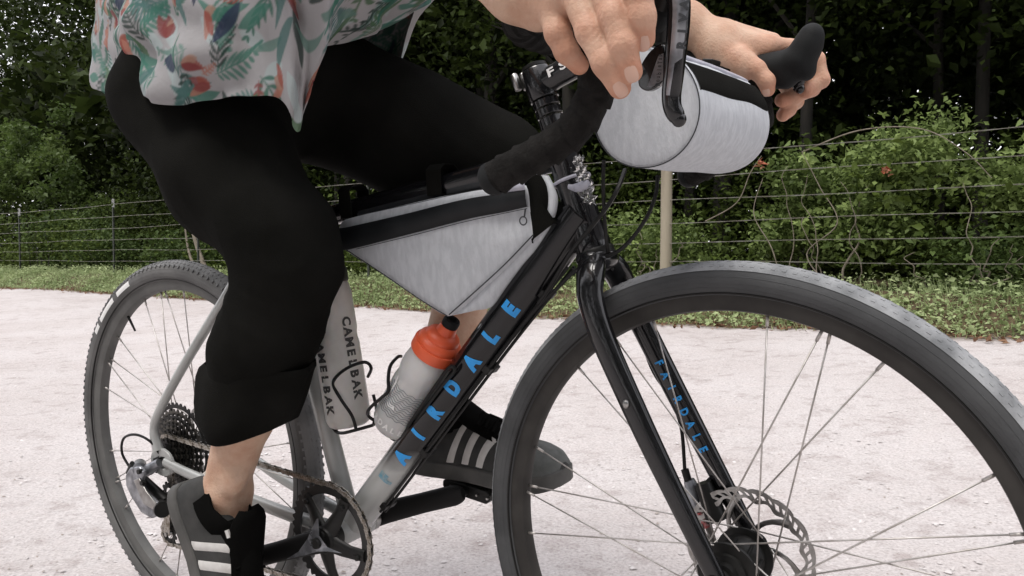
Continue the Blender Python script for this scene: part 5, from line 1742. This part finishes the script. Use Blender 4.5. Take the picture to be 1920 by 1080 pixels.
# ---- trees: every trunk with limbs and its own crown
def tree(a, b, h, r, lean, crown_z, crown_r, nleaf, label, m=L_DARK, size=.11, low=0, base_bark=BARK, group='trees beyond the fence'):
    p0 = fpt(a, b); p0[2] = gz(p0[0], p0[1]) - .02
    t = thing('tree', label, 'tree', ID, p0, group)
    ph = rng.uniform(0, 6.28)
    pts = [p0 + np.array([lean[0] * s + .10 * math.sin(3 * s + ph) * s, lean[1] * s, h * s]) for s in np.linspace(0, 1, 9)]
    gs = [tube(catmull(pts, 3), np.interp(np.linspace(0, 1, 25), [0, .06, .5, 1], [r * 1.5, r, r * .7, r * .35]), 10)]
    tips = []
    for k in range(9):
        s = rng.uniform(.38, .95); q = pts[int(s * 8)]
        an = rng.uniform(0, 6.28); ln = rng.uniform(.5, 1.0) * crown_r
        e = q + np.array([math.cos(an) * ln, math.sin(an) * ln, rng.uniform(.1, .8) * ln])
        mid = (q + e) / 2 + np.array([0, 0, .15 * ln]); gs.append(tube(catmull([q, mid, e], 4), np.linspace(r * .4, r * .08, 9), 6)); tips += [e, mid]
    part('trunk', merge(*gs), base_bark, t)
    top = pts[-1]
    cs = [np.array([top[0], top[1], p0[2] + crown_z]) + rng.normal(size=3) * np.array([crown_r * .5, crown_r * .5, (h - crown_z + 1.2) * .3]) + [0, 0, (h - crown_z) * .5] for _ in range(26)] + tips
    cs = np.array(cs)
    ts = rng.random(len(cs))
    k = rng.integers(len(cs), size=nleaf)
    P = cs[k] + rng.normal(size=(nleaf, 3)) * [.42, .42, .30]
    cl = [leaf_cloud(P, size, tone=(ts[k] * .6 + .4 * rng.random(nleaf)))]
    if low:
        kk = rng.integers(7, size=low); c3 = np.array([p0 + [rng.normal() * .8, rng.normal() * .8, rng.uniform(1.0, 3.4)] for _ in range(7)])
        cl.append(leaf_cloud(c3[kk] + rng.normal(size=(low, 3)) * [.3, .3, .35], size * .75, droop=.8, tone=rng.random(low) * .9))
    leaf_obj('crown', cl, m, parent=t)
    return t
TL = [(-9.6, 2.6, 7.0, .12, (.5, 0), 3.6, 2.0, 'dark slim tree at the far left edge behind the wire fence'),
      (-8.3, 1.6, 6.5, .16, (-.6, .2), 3.2, 2.0, 'leaning dark trunk left of the steel fence posts'),
      (-6.3, 3.4, 7.5, .11, (.2, .1), 3.8, 1.9, 'dark tree standing directly behind the second steel post'),
      (-5.2, 2.0, 6.5, .07, (.7, .1), 3.4, 1.8, 'thin dark tree above the rear wheel behind the fence'),
      (-3.9, 4.4, 7.5, .13, (-.3, .1), 3.8, 2.0, 'dark tree hidden mostly by the rider in black trousers'),
      (-2.6, 2.8, 7.5, .14, (.1, .1), 3.6, 2.0, 'ivy covered trunk seen above the raised thigh'),
      (-1.5, 3.4, 7.0, .07, (.15, .1), 3.6, 1.7, 'thin dark trunk just right of the ivy covered one'),
      (-.7, 2.2, 7.0, .10, (-.2, .1), 3.8, 1.8, 'dark trunk behind the stem and near brake hood'),
      (.8, 3.6, 7.5, .13, (.3, .1), 3.8, 2.0, 'dark tree behind the handlebar bag'),
      (2.3, 2.4, 7.0, .08, (.15, .1), 3.6, 1.9, 'straight slender trunk right of the upturned brake hood'),
      (3.4, 4.2, 7.5, .07, (-.2, .1), 3.7, 2.1, 'broad dark tree above the vine thicket'),
      (4.9, 3.0, 7.0, .12, (.3, .1), 3.4, 2.0, 'tree at the right edge with bright sky beside its crown'),
      (6.4, 4.5, 7.5, .13, (.3, .1), 3.6, 2.1, 'rearmost tree at the far right edge of the wood')]
for a, b, h, r, ln, cz, cr, lb in TL:
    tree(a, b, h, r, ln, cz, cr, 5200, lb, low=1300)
# overhanging outer trees whose crowns roof the verge
for a, lb in ((-10.5, 'large roadside tree whose crown roofs the left of the verge'), (-6.8, 'roadside tree shading the fence behind the rear wheel'), (-3.2, 'roadside tree shading the fence behind the rider'), (.4, 'roadside tree shading the fence behind the front wheel'), (3.9, 'roadside tree shading the vine thicket')):
    tree(a, 3.3 + rng.uniform(-.1, .4), 8.5, .08, (.2, .2), 4.6, 2.3, 11000, lb, size=.13)
# canopy and far wood
n = 60000
a = rng.uniform(-50, 36, n); b = rng.uniform(2.4, 26, n)
P = FO[None] + np.outer(a, FE) + np.outer(b, FN)
cz = 5.6 + .7 * np.sin(a * .9) + .6 * np.sin(b * 1.1) + rng.normal(size=n) * .5
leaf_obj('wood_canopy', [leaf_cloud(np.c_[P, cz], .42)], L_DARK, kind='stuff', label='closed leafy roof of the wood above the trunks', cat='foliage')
nc = 1100
ca3 = rng.uniform(-46, 30, nc); cb = rng.uniform(5.0, 17, nc)
cc = FO[None] + np.outer(ca3, FE) + np.outer(cb, FN)
cs = np.c_[cc, rng.random(nc) * np.maximum(7.0, 1.2 + .37 * cc[:, 1]) + .5]
n = 260000
k = rng.integers(nc, size=n)
tn = rng.random(nc)
P = cs[k] + rng.normal(size=(n, 3)) * [.75, .75, .55]
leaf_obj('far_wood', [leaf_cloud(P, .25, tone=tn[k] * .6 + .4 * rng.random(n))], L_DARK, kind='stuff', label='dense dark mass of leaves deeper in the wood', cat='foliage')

nc = 420
ca3 = rng.uniform(-44, 26, nc); cb = rng.uniform(2.8, 7.5, nc)
cc = FO[None] + np.outer(ca3, FE) + np.outer(cb, FN)
cs = np.c_[cc, rng.uniform(.4, 2.3, nc)]
n = 70000
k = rng.integers(nc, size=n); tn = rng.random(nc)
P = cs[k] + rng.normal(size=(n, 3)) * [.6, .6, .35]
P[:, 2] = np.maximum(P[:, 2], .46)
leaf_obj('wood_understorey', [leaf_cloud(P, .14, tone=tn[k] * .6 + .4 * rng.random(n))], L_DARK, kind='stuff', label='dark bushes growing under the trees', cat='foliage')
n = 30000
a = rng.uniform(-52, 34, n); b = rng.uniform(17, 21, n)
P = FO[None] + np.outer(a, FE) + np.outer(b, FN)
leaf_obj('distant_thicket', [leaf_cloud(np.c_[P, rng.uniform(.2, 3.4, n)], .38)], L_DARK, kind='stuff', label='dark thicket closing the far side of the wood', cat='foliage')
# unseen leaves added behind the camera to close the low sky and darken reflections
n = 42000
k = rng.integers(500, size=n)
cs = np.c_[rng.uniform(-26, 26, 500), rng.uniform(-13, -6.5, 500), rng.uniform(.5, 8.5, 500)]
cs[:, 1] -= .77 * cs[:, 0] * .6
leaf_obj('added_near_side_wood', [leaf_cloud(cs[k] + rng.normal(size=(n, 3)) * [.9, .9, .7], .36)], L_DARK, kind='stuff', label='unseen leafy wood added on the near side of the road', cat='foliage')

# ---- undergrowth along the fence
nc = 170
ca3 = rng.uniform(-16, 7, nc); cb = rng.uniform(.25, 2.6, nc)
cc = FO[None] + np.outer(ca3, FE) + np.outer(cb, FN)
zz = .45 + rng.random(nc) ** 1.6 * .95 * (1 + .5 * (cb > 1.0))
cs = np.c_[cc, zz]
n = 42000
k = rng.integers(nc, size=n); tn = rng.random(nc)
P = cs[k] + rng.normal(size=(n, 3)) * [.26, .26, .17]
P[:, 2] = np.maximum(P[:, 2], .46)
leaf_obj('undergrowth', [leaf_cloud(P, .062, tone=tn[k] * .7 + .3 * rng.random(n))], L_UND, kind='stuff', label='low dark brambles and creepers filling the fence line', cat='undergrowth')

# ---- shrubs one can tell apart: mesh leaves as parts, the rest massed
LEAFMESH = []
def lobed_leaf(size, m, seedv):
    r_ = np.random.default_rng(seedv)
    out = []
    nl = 5
    for k in range(nl * 4):
        t = k / (nl * 4)
        a = 2 * math.pi * t
        rr = .55 + .25 * math.cos(nl * a) + .12 * math.cos(a)
        out.append((rr * math.cos(a) * size, rr * math.sin(a) * size * .9, .10 * size * math.cos(2 * a)))
    V = [(0, 0, -.03 * size)] + out
    F = [(0, 1 + k, 1 + (k + 1) % len(out)) for k in range(len(out))]
    me = mesh_from('leaf', (np.array(V), F), m, smooth=False)
    at = me.attributes.new('tone', 'FLOAT', 'POINT'); at.data.foreach_set('value', np.full(len(V), r_.random(), np.float32))
    return me
def shrub(name, label, a0, a1, b0, b1, z0, z1, nmass, nleaf, m, size, big, cat='shrub', group=None, stems=8, dome=True, stem_m=BARKL):
    c0 = fpt((a0 + a1) / 2, (b0 + b1) / 2); c0[2] = gz(c0[0], c0[1])
    t = thing(name, label, cat, ID, c0, group)
    nc_ = 46
    cs = []
    while len(cs) < nc_:
        u, v, w = rng.random(3)
        e = (2 * u - 1) ** 2 + (w) ** 2 * .9
        if dome == 2: e = (2 * u - 1) ** 4 + w ** 2.2
        if dome and e > 1: continue
        cs.append(fpt(a0 + (a1 - a0) * u, b0 + (b1 - b0) * v, c0[2] + z0 + (z1 - z0) * w))
    cs = np.array(cs)
    tn = rng.random(nc_)
    k = rng.integers(nc_, size=nmass)
    P = cs[k] + rng.normal(size=(nmass, 3)) * [.13, .13, .11]
    P[:, 2] = np.maximum(P[:, 2], c0[2] + .02)
    lo_ = leaf_obj('leaf_mass', [leaf_cloud(P, size, tone=tn[k] * .6 + .4 * rng.random(nmass), droop=.4)], m, parent=t, kind='stuff')
    meshes = [lobed_leaf(big, m, s) for s in range(5)]
    for i in range(nleaf):
        # front-facing shell of the shrub, nearest the road
        q = cs[rng.integers(nc_)] + rng.normal(size=3) * [.16, .10, .14]
        fb = (q[:2] - FO) @ FN
        q[:2] += FN * (b0 - fb) * rng.uniform(.3, 1.0)
        q[2] = max(q[2], c0[2] + .05)
        rot_ = Matrix.Rotation(rng.uniform(0, 6.28), 4, 'Z') @ Matrix.Rotation(rng.uniform(.2, 1.5), 4, 'X') @ Matrix.Rotation(rng.uniform(0, 6.28), 4, 'Z')
        sc = rng.uniform(.55, 1.15)
        part('leaf', None, None, t, mesh=meshes[i % 5], local=Matrix.Translation(tuple(q - c0)) @ rot_ @ Matrix.Scale(sc, 4))
    for i in range(stems):
        u = rng.random()
        p = fpt(a0 + (a1 - a0) * u, b0 + .1 * rng.random(), c0[2] - .02)
        pts = [p]
        hh = (z1 * .85) * rng.uniform(.5, 1)
        dx = rng.uniform(-.3, .3); jx = 0
        for s in np.linspace(.12, 1, 9):
            jx += rng.normal() * .035
            w = fpt(0, 0) * 0 + np.r_[FE * (dx * s + jx) + FN * (-.09 + .05 * math.sin(s * 5 + i)), hh * s + rng.normal() * .015]
            pts.append(p + w)
        part('stem', tube(catmull(pts, 4), np.linspace(.006 if i % 4 else .012, .0025, 37), 6), stem_m, t)
    return t
th_ = shrub('vine_thicket', 'tall mound of bright green vines over bare roots behind the fence at right', 2.65, 6.2, .12, 1.2, .35, 1.50, 34000, 290, L_LIT, .050, .080, 'vines', stems=9, dome=2)
shrub('vine_thicket', 'green creeper climbing the fence just right of the wooden post', .75, 2.0, .05, .7, .05, .62, 5000, 110, L_LIT, .045, .080, 'vines', 'creepers along the fence', 6)
shrub('vine_thicket', 'leafy creeper between the fork crown and the wooden post', -.9, .7, .10, .8, .05, .72, 5500, 120, L_MID, .050, .085, 'vines', 'creepers along the fence', 5)
shrub('vine_thicket', 'dark leafed creeper at the right frame edge behind the lowest wires', 3.9, 5.6, .05, .7, .02, .50, 5000, 80, L_MID, .045, .055, 'vines', 'creepers along the fence', 8)
shrub('shrub', 'pale green bush at the left frame edge behind the fence', -13.5, -11.6, .3, 1.6, .1, 1.2, 3500, 90, L_MID, .075, .10, 'shrub', 'shrubs behind the fence', 4, stem_m=BARK)
shrub('shrub', 'low broad leafed shrub between the two steel fence posts', -11.2, -9.4, .3, 1.0, .05, .75, 3000, 60, L_MID, .07, .09, 'shrub', 'shrubs behind the fence', 3, stem_m=BARK)
shrub('shrub', 'small shrub just right of the second steel fence post', -8.2, -6.6, .2, .9, .05, .6, 3000, 60, L_MID, .065, .08, 'shrub', 'shrubs behind the fence', 3, stem_m=BARK)
shrub('shrub', 'bush behind the fence between the rider and the frame bag', -5.0, -3.2, .2, 1.0, .05, .8, 3000, 50, L_MID, .06, .075, 'shrub', 'shrubs behind the fence', 3, stem_m=BARK)
# sunlit bushes high at the left, where the wood opens
shrub('shrub', 'yellow green sapling foliage high behind the left fence post', -18.5, -13.2, .8, 2.2, 1.0, 3.6, 9000, 0, leafmat('yellow_green_leaves', (.05, .085, .02), (.12, .17, .045), .4), .10, .1, 'shrub', 'shrubs behind the fence', 3, dome=False, stem_m=BARK)
# bare arched vine stems over the thicket
av = thing('dead_vine', 'pale bare vine arching over the top wire at the right', 'vine', ID, fpt(3.6, -.02, .45))
for pts in ([fpt(3.05, .0, 1.60), fpt(3.5, -.03, 1.73), fpt(3.95, -.03, 1.70), fpt(4.25, -.02, 1.50), fpt(4.42, 0, 1.30)], [fpt(3.3, .0, .47), fpt(3.1, .0, .75), fpt(3.35, -.03, 1.0), fpt(3.2, .0, 1.3), fpt(3.05, 0, 1.6)],
            [fpt(2.2, 0, 1.05), fpt(2.5, -.03, 1.2), fpt(2.62, -.03, 1.45), fpt(2.7, .02, 1.6)], [fpt(2.9, 0, .47), fpt(2.82, -.04, .8), fpt(2.66, -.04, 1.1), fpt(2.72, 0, 1.4)]):
    part('stem', tube(catmull(pts, 7), np.linspace(.006, .003, (len(pts) - 1) * 7 + 1), 7), BARKL, av)
lg = thing('leaning_branch', 'pale broken branch leaning against the fence above the rear wheel', 'branch', ID, fpt(-6.45, .25, .45))
part('limb', tube(catmull([fpt(-6.2, .25, .43), fpt(-6.6, .3, .9), fpt(-7.05, .4, 1.5)], 6), np.linspace(.045, .02, 13), 8), BARKL, lg)
part('limb', tube(catmull([fpt(-6.4, .2, .43), fpt(-6.75, .25, .8), fpt(-6.95, .3, 1.2)], 6), np.linspace(.03, .012, 13), 8), BARKL, lg)
for (aa, zz_), lb in (((2.72, 1.52), 'small orange red dead leaf cluster caught in the vine mound'), ((3.72, 1.38), 'pinkish dry leaf hanging on the wire at the right edge')):
    c = fpt(aa, -.03, zz_)
    P = c + rng.normal(size=(9, 3)) * .022
    leaf_obj('dead_leaf', [leaf_cloud(P, .055)], leafmat('dead_leaf_colour', (.35, .10, .05), (.55, .28, .20), .2), label=lb, cat='dead leaf')

# ---- fence
fence = thing('wire_fence', 'barbed wire fence of steel posts and one round wooden post along the verge', 'fence', ID, fpt(0, 0, .44))
WOOD = mat('weathered_post_wood', (.33, .29, .22), (.22, .19, .14), 9, rough=.95, bump=.6, bscale=60, stretch=(1, 1, .1))
WIRE = mat('galvanised_wire', (.30, .30, .27), (.20, .18, .15), 9, rough=.5, metal=.4)
TPOST = mat('steel_post_paint', (.02, .028, .02), (.035, .04, .03), 20, rough=.7)
def ratio_pt(u):
    r = (u - 960) / FPX
    Yf = 8.55 / (1 + .77 * r); return np.array([r * Yf, Yf])
wp = ratio_pt(1248)
zt = gz(*wp)
part('wooden_post', tube([(wp[0], wp[1], zt - .05), (wp[0] + .003, wp[1], zt + .5), (wp[0] + .004, wp[1], zt + 1.32)], [.056, .054, .052], 18), WOOD, fence)
for u in (-150, 37, 213, 371, 690, 2050):
    p = ratio_pt(u); z = gz(*p)
    pf = [(-.016, 0), (-.016, .004), (-.003, .004), (-.003, .030), (.003, .030), (.003, .004), (.016, .004), (.016, 0)]
    R2 = np.array([[FE[0], FN[0]], [FE[1], FN[1]]])
    q = (np.array(pf) @ R2.T) + p
    po = part('steel_post', prism(q, z - .03, z + 1.30, plane='xy'), TPOST, fence, smooth=False)
    q2 = (np.array(pf) * 1.12 @ R2.T) + p
    part('white_tip', prism(q2, z + 1.16, z + 1.303, plane='xy'), PRINTW, po, smooth=False)
hts = [.235, .42, .60, .80, 1.0, 1.21]
def wire_pts(h, amp, seed):
    aa = np.arange(-19, 9, .35)
    ph = rng.uniform(0, 6.28, 3)
    out = []
    for a_ in aa:
        p = fpt(a_, -.02); z = .445 + h + amp * (math.sin(a_ * .9 + ph[0]) * .6 + math.sin(a_ * 2.3 + ph[1]) * .4)
        out.append((p[0], p[1], z))
    return np.array(out)
for i, h in enumerate(hts):
    P = wire_pts(h, .012, i)
    Q = catmull(P, 5)
    T = np.arange(len(Q)) * .95
    off = np.stack([0 * T, np.sin(T) * .003, np.cos(T) * .003], 1)
    gs = [tube(Q + off, .0018, 5), tube(Q - off, .0018, 5)]
    for k in range(3, len(Q), 9):
        a_ = rng.uniform(0, 3.14)
        if i in (1, 3, 5):
            d1 = np.array([FE[0] * .3, FE[1] * .3, 1.]) * .009
            gs.append(tube([Q[k] - d1, Q[k] + d1], .0013, 4)); 
    part('wire', merge(*gs), WIRE, fence)

# ---- verge: leafy weeds, grass tufts, dry leaves at its edge
n = 52000
a = rng.uniform(-16, 7, n); b = rng.uniform(-1.12, .25, n)
edge = -1.02 + .10 * np.sin(a * 2.1) + .08 * np.sin(a * 5.3 + 1)
keep = (b > edge + rng.normal(size=n) * .05) & (rng.random(n) < .35 + .65 * (np.sin(a * 3.1 + np.sin(b * 9)) > -.5))
a, b = a[keep], b[keep]
P = FO[None] + np.outer(a, FE) + np.outer(b, FN)
hgt = .015 + rng.random(len(a)) ** 2 * (.05 + .10 * np.clip((b + .5) / .7, 0, 1))
P3 = np.c_[P, gz(P[:, 0], P[:, 1]) + hgt]
tv_ = (hgt * 7 + .35 * np.sin(a * 4 + b * 3) + .5 * rng.random(len(a))).clip(0, 1)
leaf_obj('verge_weeds', [leaf_cloud(P3, .036, tone=tv_, up=.6)], L_VERGE, kind='stuff', label='low leafy green weeds along the road edge', cat='weeds')
n = 9000
a = rng.uniform(-16, 7, n); b = rng.uniform(-1.15, .2, n)
P = FO[None] + np.outer(a, FE) + np.outer(b, FN); g0 = gz(P[:, 0], P[:, 1])
dr = rng.normal(size=(n, 2)) * .35; hh = rng.uniform(.05, .14, n) * np.where(b < -.8, .6, 1)
w = .0035
v0 = np.c_[P - [w, 0], g0]; v1 = np.c_[P + [w, 0], g0]; v2 = np.c_[P + dr * hh[:, None], g0 + hh]
V = np.stack([v0, v1, v2], 1).reshape(-1, 3); F = np.arange(3 * n).reshape(-1, 3)
leaf_obj('grass', [(V, F, np.repeat(rng.random(n), 3))], L_VERGE, kind='stuff', label='thin grass blades among the verge weeds', cat='grass')
n = 2600
a = rng.uniform(-15, 6.5, n); b = -1.05 + rng.normal(size=n) * .12 + .08 * np.sin(a * 2.1)
P = FO[None] + np.outer(a, FE) + np.outer(b, FN)
leaf_obj('leaf_litter', [leaf_cloud(np.c_[P, gz(P[:, 0], P[:, 1]) + .012], .042, up=2.0)], L_DRY, kind='stuff', label='scattered brown dry leaves where verge meets gravel', cat='leaf litter')
print('built in order; objects:', len(bpy.data.objects))
